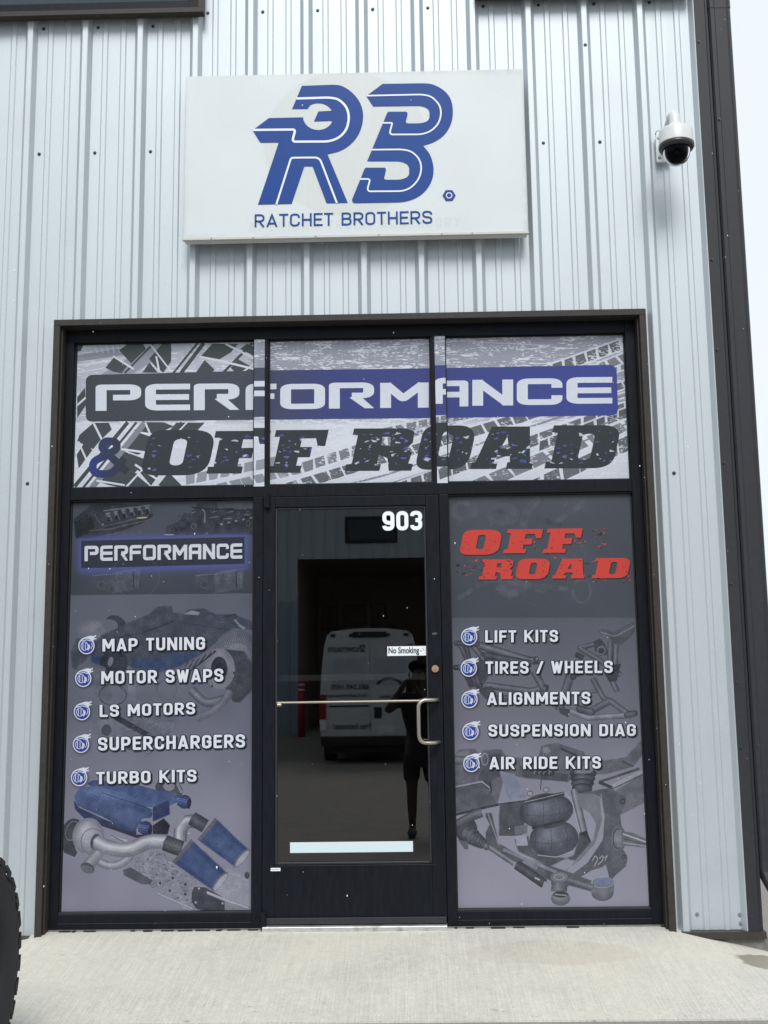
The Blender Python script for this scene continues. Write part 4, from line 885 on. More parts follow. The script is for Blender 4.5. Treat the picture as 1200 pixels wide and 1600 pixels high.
def grid(name, xs, ys, m, fz=gz, skirt=0):
    V = [(x, y, fz(x, y)) for y in ys for x in xs]; n = len(xs); F = [(j*n+i, j*n+i+1, (j+1)*n+i+1, (j+1)*n+i) for j in range(len(ys)-1) for i in range(n-1)]
    if skirt:
        b = len(V); V += [(x, ys[0], fz(x, ys[0])-skirt) for x in xs]; F += [(i, b+i, b+i+1, i+1) for i in range(n-1)]
    return from_py(name, V, F, m)
CON = concrete('broom_finished_concrete', (.585, .575, .52), stain=(3.60, -.30, .42, .17))
CON2 = concrete('yard_concrete', (.27, .255, .235))
xs = sorted(set([round(-4+i*.1, 3) for i in range(121)]+[-.1, 2.97]))
tag(grid('ramp', xs, [-1.048+i*.05 for i in range(21)]+[.0, .10], CON, skirt=.05), kind='structure')
xs2 = [-60, -30, -15, -8]+[-4+i*1.0 for i in range(13)]+[15, 30, 60]
tag(grid('pavement', xs2, [-70, -40, -24]+[-23+i*.4 for i in range(55)]+[-1.054], CON2), kind='structure')
tag(grid('ground', [-60, -4, 3.6, 8, 8.2, 20, 60], [-1.3, .2, 1, 10, 40, 80], CON2, lambda x, y: -.42), kind='structure')

# ---------------------------------------------------------------- the metal building
PITCH, X0R = .3048, -.3106
XC = 3.40                              # right-hand corner
OX0, OX1, OZ = -.095, 2.962, 3.075     # the opening for the shop front
bld = thing('metal_building', (1.6, 0, -.02), 'pale ribbed metal building front with a dark bronze corner edge', 'building')
def rib_profile(xa, xb):
    pts = []
    for k in range(int((xa-X0R)/PITCH)-2, int((xb-X0R)/PITCH)+3):
        c = X0R+k*PITCH
        for dx, y in ((-.0350, 0), (-.0330, -.0012), (-.0155, -.0305), (-.0130, -.032), (.0130, -.032), (.0155, -.0305), (.0330, -.0012), (.0350, 0), (.088, 0), (.0945, -.0048), (.1165, -.0048), (.123, 0), (.188, 0), (.1945, -.0048), (.2165, -.0048), (.223, 0)):
            pts.append((c+dx, y))
    inner = [p for p in pts if xa < p[0] < xb]
    def at(x):
        for a, b in zip(pts, pts[1:]):
            if a[0] <= x <= b[0]: t = (x-a[0])/(b[0]-a[0]); return a[1]+t*(b[1]-a[1])
    xsx = sorted(set([xa, xb]+[x for x in (OX0, OX1) if xa < x < xb]))
    allp = inner+[(x, at(x)) for x in xsx]; return sorted(allp)
def cladding(name, xa, xb, z0, z1, m, parent, off=0.0, yb=0.0, cut=True, sgn=1, zcut=None):
    pr = rib_profile(xa, xb); V = []; F = []; rnd = random.Random(int(xa*100))
    hs = [z1]
    for (x1, y1), (x2, y2) in zip(pr, pr[1:]):
        if x2-x1 < 1e-5: continue
        mid = (x1+x2)/2; lo = OZ if (cut and OX0 < mid < OX1) else z0
        if zcut and zcut[0] < mid < zcut[1]: lo = zcut[2]
        b = len(V); n = 6; zz = [lo+(z1-lo)*i/n for i in range(n+1)]
        for z in zz:
            wv = .0020*math.sin(z*2.1+xa*3)*math.sin(x1*9); wv2 = .0020*math.sin(z*2.1+xa*3)*math.sin(x2*9)
            V += [(x1, yb+sgn*(y1-off+wv), z), (x2, yb+sgn*(y2-off+wv2), z)]
        for i in range(n): F.append((b+2*i, b+2*i+1, b+2*i+3, b+2*i+2) if sgn > 0 else (b+2*i, b+2*i+2, b+2*i+3, b+2*i+1))
    bm = bmesh.new(); me = bpy.data.meshes.new('t'); me.from_pydata(V, [], F); bm.from_mesh(me); bmesh.ops.remove_doubles(bm, verts=bm.verts, dist=1e-5)
    return from_bm(name, bm, m, parent)
edge = [k*PITCH+X0R+.0365 for k in (-14, -11, -8, -5, -2, 1, 4, 7, 10)]+[XC]
for i, (a, b) in enumerate(zip(edge, edge[1:])):
    cladding('wall_panel', a, b, -.018, 6.4, GALV, bld, off=.0009*(i % 2))
# screws
def screw_mesh():
    bm = bmesh.new(); acyl(bm, (0, 0, 0), (0, -.0022, 0), .0095, n=12); acyl(bm, (0, -.0022, 0), (0, -.0075, 0), .0062, .0052, n=6); me = bpy.data.meshes.new('screw'); bm.to_mesh(me); bm.free(); return me
SM, SML = screw_mesh(), None
SM.materials.append(SCREW); SML = SM.copy(); SML.materials.clear(); SML.materials.append(SCREWL)
def screw(x, y, z, me=SM, parent=bld):
    o = bpy.data.objects.new('screw', me); COL.objects.link(o); o.parent = parent; o.location = Vector((x, y, z))-origin(parent); return o
for k in range(-4, 12):
    c = X0R+k*PITCH+.062
    if c > XC: continue
    screw(c, 0, 4.80 if k < 3 else 4.872)
    if not (.55 < c < 2.40): screw(c, 0, 4.062)
    if not (OX0-.02 < c < OX1+.02): screw(c, 0, 2.237); screw(c, 0, .055, SML)
screw(X0R+10*PITCH, -.032, 4.61); screw(3.31, -.003, .052, SML); screw(3.312, -.003, .012, SML)
# side wall, roof, back
box('side_wall', 3.385, 3.398, .02, 12, -.02, 6.38, GALV, bld, 0); box('roof', -6, 3.42, 0.03, 12, 6.4, 6.46, GALV, bld, 0); box('back_wall', -6, 3.38, 11.9, 11.95, 0, 6.38, GALV, bld, 0)
box('left_wall', -5.9, -5.85, .05, 11.8, 0, 6.38, GALV, bld, 0)
# corner trim: two folded faces with a groove between
cor = [(3.337, .0), (3.337, -.036), (3.345, -.038), (3.392, -.038), (3.398, -.030), (3.410, -.030), (3.410, .06)]
V = [(x, y, z) for z in (-.022, 6.4) for x, y in cor]; n = len(cor)
from_py('corner_trim', V, [(i, i+1, n+i+1, n+i) for i in range(n-1)], BRONZE2, bld)
for z in (.05, .85, 1.17, 1.66, 2.28, 2.88, 3.37, 4.61): screw(3.352, -.038, z)
# base flashing and foundation
for a, b in ((-5.8, OX0-.03), (OX1+.03, 3.42)):
    q = [(-.002, -.016), (-.046, -.020), (-.050, -.050), (-.02, -.052)]
    from_py('base_trim', [(x, y, z) for x in (a, b) for y, z in q], [(i, i+4, i+5, i+1) for i in range(3)], BRONZE, bld)
box('foundation', -5.8, 3.44, -.022, .3, -.6, -.054, FOUND, bld, .004)
# upper windows
def upper_window(x0, x1, zb, label):
    f = box('window', x0, x1, -.085, -.034, zb, zb+.028, BRONZE, bld, .001); f['label'] = label
    fr = bmesh.new()
    for (a, b, c, d) in ((x0, x0+.028, zb+.028, 6.2), (x1-.028, x1, zb+.028, 6.2), (x0+.028, x1-.028, 6.17, 6.2)): abox(fr, a, b, -.085, -.034, c, d, .001)
    from_bm('trim', fr, BRONZE, f)
    fr = bmesh.new()
    for (a, b, c, d) in ((x0+.028, x0+.085, zb+.028, 6.17), (x1-.085, x1-.028, zb+.028, 6.17), (x0+.085, x1-.085, zb+.028, zb+.085), (x0+.085, x1-.085, 6.12, 6.17)): abox(fr, a, b, -.060, -.030, c, d, .001)
    from_bm('frame', fr, FRAME, f); box('pane', x0+.085, x1-.085, -.045, -.04, zb+.085, 6.12, VANGL, f, 0)
upper_window(-1.4, .656, 4.828, 'upper window with dark frame at the top left')
upper_window(2.143, 3.315, 4.884, 'upper window with dark frame at the top right')
# interior behind the door
for nm, a in (('interior_wall', (-.2, 3.2, 4.6, 4.7, .0, 3.2)), ('interior_wall', (-.3, -.2, .12, 4.7, .0, 3.2)), ('interior_wall', (3.2, 3.3, .12, 4.7, .0, 3.2)), ('ceiling', (-.3, 3.3, .12, 4.7, 3.2, 3.3)), ('interior_floor', (-.3, 3.3, .12, 4.7, -.06, -.004))):
    o = box(nm, *a, DARKWALL, bld, 0)
for (a, b, c, d) in ((501, 530, 947, 986), (536, 573, 944, 975), (578, 606, 942, 980)):
    x0, z1 = P(a, c, 4.55); x1, z0 = P(b, d, 4.55)
    f = bmesh.new()
    for q in ((x0, x0+.03, z0, z1), (x1-.03, x1, z0, z1), (x0+.03, x1-.03, z0, z0+.03), (x0+.03, x1-.03, z1-.03, z1)): abox(f, q[0], q[1], 4.56, 4.59, q[2], q[3])
    o = from_bm('picture_frame', f, GASKET); tag(o, {501: 'black picture frame on the inner wall, left one behind the door glass', 536: 'wide dim certificate frame on the inner wall, middle of three', 578: 'upright dim picture frame on the inner wall, right of three'}[a], 'picture frame', 'frames on the wall inside')
    box('picture', x0+.031, x1-.031, 4.575, 4.585, z0+.031, z1-.031, mat('dim_print', (.10, .09, .085), .6), o, 0)

# ---------------------------------------------------------------- shop front
sf = thing('storefront', (1.43, .03, 0), 'dark aluminium shop front with six printed window graphics around the glass door', 'shop front')
TY0, TY1 = -.058, .062
box('trim', -.120, -.087, TY0, TY1, -.03, 3.069, BRONZE, sf); box('trim', 2.954, 2.988, TY0, TY1, -.03, 3.069, BRONZE, sf); box('trim', -.120, 2.988, TY0, TY1, 3.070, 3.103, BRONZE, sf)
box('trim_return', -.0865, -.078, -.030, .03, -.02, 3.069, BRONZE, sf); box('trim_return', 2.945, 2.9535, -.030, .03, -.02, 3.069, BRONZE, sf)
FY0, FY1 = .030, .120
def member(n, x0, x1, z0, z1, y0=FY0): return box(n, x0, x1, y0, FY1, z0, z1, FRAME, sf, .002)
member('jamb', -.0775, -.034, .0, 3.069); member('jamb', 2.892, 2.9445, .0, 3.069)
member('head', -.0335, 2.8915, 3.003, 3.069)
member('mullion', .927, .977, .0, 2.151, .029); member('mullion', 1.892, 1.940, .0, 2.151, .029)
member('transom_bar', -.0335, 2.8915, 2.1515, 2.217, .0285)
member('mullion', .927, 1.004, 2.2175, 3.0025, .029); member('mullion', 1.863, 1.940, 2.2175, 3.0025, .029)
for a, b in ((-.0335, .9265), (1.9405, 2.8915)):
    member('sill', a, b, .0, .073); box('glazing_bead', a, b, .036, .056, .0735, .083, BRONZE2, sf, .001); box('sill_line', a, b, .0275, .0299, .030, .033, BRONZE2, sf, 0)
    box('glazing_bead', a, b, .040, .056, 2.143, 2.151, GASKET, sf, 0)
panes = [('engine', (-.0335, .9265, .076, 2.151)), ('suspension', (1.9405, 2.8915, .076, 2.151)), ('track1', (-.0335, .9265, 2.2175, 3.0025)), ('track2', (1.0045, 1.8625, 2.2175, 3.0025)), ('track3', (1.9405, 2.8915, 2.2175, 3.0025))]
for nme, (a, b, c, d) in panes:
    fr = bmesh.new()
    for q in ((a, a+.006, c, d), (b-.006, b, c, d), (a+.006, b-.006, c, c+.006), (a+.006, b-.006, d-.006, d)): abox(fr, q[0], q[1], .052, .062, q[2], q[3])
    from_bm('gasket', fr, GASKET, sf); box('window_pane', a, b, .060, .068, c, d, mat('pane_glass', (.02, .022, .025), .05), sf, 0)
GAIN = .86
def canvas_for(quad, x0, x1, z0, z1, W, y):
    """canvas whose corners are the sheet's own corners, so print and sheet agree"""
    H = int(W*(z1-z0)/(x1-x0)); return Canvas(quad, W, H, (100, 100, 110))
def px(x, z, y):
    d = np.array([x-CAM[1], y-CAM[2], z-CAM[3]]); k = CAM[0]/(d@_f); return 600+k*(d@_r), 800-k*(d@_u)
def printed(name, x0, x1, z0, z1, y, W, draw, gain, label=None, rough=.22, parent=sf, spec=.30, **kw):
    quad = [px(x0, z1, y), px(x1, z1, y), px(x1, z0, y), px(x0, z0, y)]
    cv = canvas_for(quad, x0, x1, z0, z1, W, y); draw(cv, **kw)
    o = sheet(name, x0, x1, z0, z1, y, print_mat(name+'_print', cv, gain, rough, spec), parent)
    if label: o['label'] = label
    return o
printed('window_graphic', -.024, .920, .084, 2.142, .0585, 940, engine_poster, GAIN, 'grey engine poster headed PERFORMANCE with five services')
printed('window_graphic', 1.946, 2.885, .084, 2.142, .0585, 940, suspension_poster, GAIN, 'grey suspension poster headed OFF ROAD in red with five services')
printed('window_graphic', -.024, .920, 2.222, 2.997, .0585, 940, track_art, GAIN, 'left banner pane with tyre tracks and the letters PERF')
printed('window_graphic', 1.010, 1.857, 2.222, 2.997, .0585, 860, track_art, GAIN, 'middle banner pane with the letters FORM')
printed('window_graphic', 1.946, 2.885, 2.222, 2.997, .0585, 940, track_art, GAIN, 'right banner pane with the letters ANCE')
printed('vinyl_strip', .9285, .984, 2.208, 3.001, .0275, 80, track_art, GAIN, dv=-4.5)
printed('vinyl_strip', 1.885, 1.9395, 2.210, 3.001, .0275, 80, track_art, GAIN, dv=-4.5)
box('threshold', .985, 1.889, -.022, .12, -.012, .017, ALU, sf, .003)
box('sealant', -.078, 2.945, .022, .03, -.004, .003, FOUND, sf, 0)
rg = random.Random(4); bm = bmesh.new(); x = -.12
while x < 2.98:
    w_ = rg.uniform(.01, .07)
    if rg.random() < .55 and not .97 < x < 1.9: abox(bm, x, x+w_, .010-rg.uniform(0, .012), .026, -.003, .0008+rg.uniform(0, .0012))
    x += w_+rg.uniform(.0, .05)
tag(from_bm('joint_dirt', bm, mat('black_dirt', (.02, .02, .018), .95), sf), kind='stuff')

# ---------------------------------------------------------------- entrance door
dr = thing('entrance_door', (.985, .05, .035), 'dark aluminium entrance door with tinted glass, number 903 and a steel pull', 'door')
DY0, DY1 = .026, .070
def dbox(n, *a, m=FRAME, bev=.002): return box(n, *a, m, dr, bev)
dbox('stile', .9795, 1.040, DY0, DY1, .036, 2.149); dbox('stile', 1.822, 1.8895, DY0, DY1, .036, 2.149)
dbox('top_rail', 1.0405, 1.8215, DY0, DY1, 2.096, 2.149); dbox('bottom_rail', 1.0405, 1.8215, DY0, DY1, .036, .300)
fr = bmesh.new()
for q in ((1.0405, 1.052, .3005, 2.0955), (1.811, 1.8215, .3005, 2.0955), (1.0525, 1.8105, .3005, .313), (1.0525, 1.8105, 2.084, 2.0955)): abox(fr, q[0], q[1], .034, .064, q[2], q[3], .003)
from_bm('glazing_bead', fr, BRONZE2, dr)
dbox('door_glass', 1.0525, 1.8105, .046, .052, .3135, 2.0835, m=GLASS, bev=0)
dbox('door_sweep', .985, 1.886, .012, .0255, .022, .052, m=BRONZE2); dbox('kick_line', 1.02, 1.85, .0245, .0262, .296, .2985, m=GASKET, bev=0)
bm = bmesh.new(); acyl(bm, (1.003, .010, 2.092), (1.003, .010, 2.163), .013); abox(bm, .985, 1.003, .002, .0255, 2.097, 2.160, .002); from_bm('hinge', bm, FRAME, dr, False)
bm = bmesh.new(); acyl(bm, (.988, .004, .016), (.988, .004, .084), .015); acyl(bm, (.988, .004, -.004), (.988, .004, .016), .012); abox(bm, .978, .998, .004, .0255, .02, .08, .002); from_bm('hinge', bm, FRAME, dr, False)
tube('handle', fillet3([(1.866, .026, 1.100), (1.850, -.030, 1.100), (1.766, -.046, 1.100), (1.766, -.046, .890), (1.850, -.030, .890), (1.866, .026, .890)], .045), .0095, STEEL, dr)
tube('push_bar', [(1.050, .034, 1.094), (1.845, .018, 1.096)], .0062, STEEL2, dr); dbox('bar_bracket', 1.052, 1.075, .020, .045, 1.076, 1.090, m=STEEL, bev=.003)
box('crash_bar', 1.05, 1.81, .10, .13, 1.20, 1.235, mat('inner_bar', (.5, .5, .5), .4, .5), dr, .004)
bm = bmesh.new(); acyl(bm, (1.855, .026, 1.255), (1.855, .014, 1.255), .0185, .0175, 24); from_bm('lock', bm, BRASS, dr)
bm = bmesh.new(); abox(bm, 1.853, 1.857, .012, .0138, 1.247, 1.256); acyl(bm, (1.8552, .0138, 1.249), (1.8552, .012, 1.249), .005, n=10); from_bm('keyhole', bm, SCREWL, dr)
MX = lambda x, y, z: Matrix.Translation((x, y, z)) @ Matrix.Rotation(math.pi/2, 4, 'X')
def number(chars, x0, x1, z0, z1, y, m, gap=.10):
    tot = sum(din(c)[0] for c in chars)+gap*(len(chars)-1); s = (x1-x0)/tot; x = 0
    for c in chars:
        W, S, t = din(c); paths = []
        for p in S:
            cl = (np.hypot(p[0][0]-p[-1][0], p[0][1]-p[-1][1]) < 1e-6); q = p[:-1] if cl else p
            paths.append(([(x0+(x+a)*s, z0+b*(z1-z0)) for a, b in q], cl))
        ribbon('house_number', paths, t*s*1.04, y, m, dr, .0004); x += W+gap
number('903', 1.597, 1.803, 1.968, 2.068, .0445, NUMW)
st = dbox('sticker', 1.613, 1.815, .0440, .0456, 1.323, 1.371, m=PAPER, bev=0); st['label'] = 'white No Smoking sticker'
text('lettering', 'No Smoking', .043, BLACKINK, st, MX(1.6175, .0435, 1.336), .0010, .73)
bm = bmesh.new(); abox(bm, 1.778, 1.790, .0432, .0438, 1.3445, 1.3470)
from_bm('cigarette_mark', bm, BLACKINK, st)
ribbon('smoke_mark', [([(1.790, 1.358), (1.794, 1.361), (1.795, 1.355), (1.799, 1.354), (1.800, 1.349), (1.804, 1.350)], False)], .0012, .0432, BLACKINK, st)
s2 = dbox('sticker', 1.116, 1.728, .0440, .0456, .357, .408, m=PALE, bev=0); s2['label'] = 'long pale strip on the lower glass'
s3 = dbox('sticker', 1.022, 1.070, .0245, .0258, .274, .289, m=PAPER, bev=0); s3['label'] = 'tiny white maker label at the lower left of the door'
ribbon('print_line', [([(1.026, 1e-9+.2815), (1.066, .2815)], False)], .002, .0238, SCREWL, s3)
ribbon('scratch', [([(1.842, 1.432), (1.856, 1.436), (1.868, 1.434)], False), ([(1.846, 1.428), (1.866, 1.430)], False)], .0022, .0252, SCREWL, dr)

# ---------------------------------------------------------------- sign
sg = thing('wall_sign', (1.478, -.06, 3.505), 'large white box sign with blue RB letters and RATCHET BROTHERS', 'sign')
SX0, SX1, SZ0, SZ1, SY = .571, 2.381, 3.506, 4.432, -.120
SB = worn(mat('sign_body', (.60, .62, .61), .45), 10, .05)
box('cabinet', SX0, SX1, SY+.003, -.045, SZ0, SZ1, SB, sg, .006)
rim = bmesh.new()
abox(rim, SX0-.004, SX1+.004, SY-.003, SY+.02, SZ0-.005, SZ0+.010, .002)
from_bm('bottom_rail', rim, WHITE, sg)
for x in (.72, .94, 1.27, 1.60, 1.93, 2.09): screw(x, SY-.003, SZ0+.003, SML, sg).scale = (.5, .5, .5)
def sdraw(cv): cv.img[:] = np.array((203, 211, 214))/255.; sign_art(cv)
printed('sign_face', SX0+.004, SX1-.004, SZ0+.010, SZ1-.004, SY+.0015, 1500, sdraw, .96, parent=sg, rough=.35)
def sp(lst): return [P(u, v, SY) for u, v in lst]
LZ = zf(390, 120, 190/1200.); RZ = zf(540, 120, 190/1200.)
def sgn(Zf, pts, r=0): return [P(u, v, SY) for u, v in fillet([Zf(p)[0]+((p[2]*190/1200.,) if len(p) > 2 else ()) for p in pts], r, 8, True)]
R_out = [(516, 90), (840, 78, 200), (1118, 130, 300), (1118, 400, 10), (1112, 480, 120), (1060, 690, 220), (768, 764), (968, 1243), (760, 1248), (622, 884, 10), (540, 884, 10), (415, 1254), (83, 1261), (288, 648, 18), (105, 650, 12), (32, 528), (190, 408), (528, 400)]
arc1 = [(640+118*math.cos(math.radians(a)), 400+122*math.sin(math.radians(a))) for a in range(180, 80, -12)]
# bowl: outline runs round the spanner-shaped counter, which opens to the left
circ = [(675-150*math.cos(math.radians(t)), 392+133*math.sin(math.radians(t))) for t in range(0, 150, 10)]
counter_low = [(528, 400)]+[(677+150*math.cos(math.radians(a)), 392+133*math.sin(math.radians(a))) for a in range(176, 20, -8)]+[(806, 434)]
prong = [(636, 440), (676, 348), (684, 342), (824, 334)]
counter_top = [(677+150*math.cos(math.radians(a)), 392+133*math.sin(math.radians(a))) for a in range(-26, -130, -8)]+[(572, 316)]
R_full = [(516, 90), (830, 78, 60), (900, 84, 60), (985, 130, 90), (1075, 220, 110), (1120, 330, 120), (1120, 440, 120), (1085, 560, 120), (1010, 660, 110), (900, 735, 80), (768, 764), (968, 1243), (760, 1248), (622, 884, 10), (540, 884, 10), (415, 1254), (83, 1261), (288, 648, 14), (105, 650, 12), (30, 528), (190, 408)]+counter_low+prong+counter_top+[(420, 318)]
flat('logo_letter', [sgn(LZ, R_full)], SY-.0006, BLUE, sg)
B_out = [(365, 70), (770, 64, 60), (850, 70, 60), (960, 120, 90), (1040, 210, 100), (1062, 330, 100), (1050, 450, 100), (985, 570, 110), (880, 645, 80), (764, 680), (840, 770, 80), (872, 900, 100), (860, 1010, 100), (800, 1120, 110), (700, 1200, 100), (570, 1238, 60), (80, 1247, 30), (60, 1220, 20), (192, 897, 14), (395, 897, 22), (398, 925, 14), (378, 1008, 16), (398, 1016, 8), (545, 1016, 50), (628, 985, 60), (628, 870, 60), (545, 833, 50), (213, 833), (415, 345, 14), (605, 344, 22), (612, 370, 12), (592, 450, 14), (612, 460, 8), (750, 460, 60), (828, 430, 70), (828, 320, 70), (750, 286, 50), (272, 292), (205, 190)]
flat('logo_letter', [sgn(RZ, B_out)], SY-.0006, BLUE, sg)
def ln(Zf, pts, w, name='logo_line'):
    q = fillet([Zf(p)[0]+((p[2]*190/1200.,) if len(p) > 2 else ()) for p in pts], 0, 8); ribbon(name, [([P(u, v, SY) for u, v in q], False)], w, SY-.0022, LINE, sg)
ln(LZ, [(463, 216), (790, 206, 60), (880, 222, 60), (960, 300, 80), (984, 400, 90), (960, 520, 90), (890, 600, 90), (790, 640, 70), (440, 642, 26), (425, 625, 14), (452, 522, 30), (34, 526)], .0125)
ln(LZ, [(264, 1262), (408, 805, 40), (440, 800, 10), (690, 798, 50), (862, 1248)], .010)
ln(RZ, [(210, 188), (760, 176, 50), (850, 196, 60), (930, 280, 80), (945, 370, 80), (915, 470, 90), (840, 540, 90), (750, 570, 60), (450, 571, 26), (436, 550, 14), (460, 462, 24), (450, 456, 10), (366, 456)], .0085)
ln(RZ, [(258, 721), (560, 718, 50), (650, 736, 60), (730, 810, 80), (752, 910, 80), (720, 1020, 90), (640, 1100, 90), (560, 1130, 60), (230, 1132, 26), (216, 1110, 14), (240, 1020, 24), (225, 1010, 10), (140, 1010)], .0085)
cx, cz = P(*RZ((1021, 1172))[0], SY)
flat('nut_mark', [[(cx+.0345*math.cos(math.radians(a)), cz+.0345*math.sin(math.radians(a))) for a in range(0, 360, 60)]], SY-.0006, BLUE, sg)
ribbon('nut_line', [([(cx+.016*math.cos(math.radians(a)), cz+.016*math.sin(math.radians(a))) for a in range(0, 360, 60)], True)], .0045, SY-.0022, LINE, sg)
# words under the letters, fitted between their measured ends
(wx0, wz0), (wx1, wz1) = P(397.5, 355, SY), P(676, 351, SY)
words = 'RATCHET BROTHERS'; tw = sum(din(c, .135)[0] for c in words)+.085*(len(words)-1); ks = (wx1-wx0)/tw; x = 0; hh = .071
for c in words:
    W, S, t = din(c, .135, .36); paths = []
    for p in S:
        cl = np.hypot(p[0][0]-p[-1][0], p[0][1]-p[-1][1]) < 1e-6; q = p[:-1] if cl else p
        paths.append(([(wx0+(x+a)*ks, wz0+(.90 if b_ > 1 else max(0, b_))*hh) for a, b_ in q], cl))
    if paths: ribbon('lettering', paths, t*hh, SY-.0010, BLUE, sg)
    x += W+.085

# ---------------------------------------------------------------- security camera
sc = thing('security_camera', (3.132, -.01, 3.92), 'white dome security camera on a wall arm', 'security camera')
box('bracket', 3.090, 3.172, -.040, -.030, 3.920, 4.085, CAMW, sc, .005)
for z in (3.945, 4.058): screw(3.106, -.040, z, SCREWL and SML, sc)
tube('arm', fillet3([(3.134, -.035, 4.00), (3.134, -.16, 4.045), (3.134, -.275, 4.075), (3.134, -.285, 3.99)], .05), .030, CAMW, sc)
CX, CY = 3.134, -.285
bm = bmesh.new(); lathe(bm, [(0, .118), (.028, .118), (.034, .110), (.045, .092), (.070, .086), (.080, .080), (.084, .070), (.088, .004), (.088, 0), (.084, 0)], (CX, CY, 3.892)); from_bm('housing', bm, CAMW, sc, True)
bm = bmesh.new(); lathe(bm, [(.083, .002), (.0895, 0), (.0895, -.014), (.082, -.026), (.069, -.028), (.069, -.004), (0, -.004)], (CX, CY, 3.892)); from_bm('ring', bm, CAMB, sc, True)
bm = bmesh.new(); lathe(bm, [(.069*math.cos(math.radians(a)), -.030-.080*math.sin(math.radians(a))) for a in range(0, 91, 9)], (CX, CY, 3.892)); from_bm('dome', bm, DOME, sc, True)
bm = bmesh.new(); asph(bm, (CX, CY, 3.862), .060, .060, .066); acyl(bm, (CX, CY, 3.85), (CX-.012, CY-.040, 3.815), .022, .02); from_bm('lens', bm, CAMB, sc, True)
tube('wire', [(3.088, -.041, 4.075), (3.094, -.046, 4.092), (3.106, -.046, 4.096), (3.118, -.043, 4.094)], .0016, GASKET, sc)

# ---------------------------------------------------------------- downspout
dn = thing('downspout', (3.49, -.01, 0), 'square dark downspout running down the building corner', 'downspout')
pr = [(3.4125, .06), (3.4125, -.040), (3.420, -.052), (3.440, -.052), (3.446, -.047), (3.506, -.047), (3.516, -.052), (3.524, -.052), (3.531, -.040), (3.531, .06)]
V = [(x, y, z) for z in (.30, 4.835, 4.836, 6.35) for x, y in pr]; n = len(pr)
for z0, z1, sh in ((.30, 4.80, 0), (4.801, 6.35, .0018)):
    from_py('pipe', [(x+(sh if x > 3.47 else -sh), y-sh, z) for z in (z0, z1) for x, y in pr], [(i, (i+1) % n, n+(i+1) % n, n+i) for i in range(n)], BRONZE2, dn)
el = [(0, 0, .31), (0, -.005, .26), (.035, -.05, .14), (.05, -.10, .10)]
V = []; F = []
for k, (ox, oy, z) in enumerate(el): V += [(x+ox-.003*(k == 0), y*1.02+oy, z+(.03 if y > 0 and k > 1 else 0)) for x, y in pr]
for k in range(len(el)-1): F += [(k*n+i, k*n+(i+1) % n, (k+1)*n+(i+1) % n, (k+1)*n+i) for i in range(n)]
from_py('elbow', V, F, BRONZE2, dn)
for z in (4.15, .86): screw(3.432, -.052, z, SM, dn)
screw(3.531, -.01, 4.15, SM, dn).rotation_euler = (0, 0, math.pi/2)

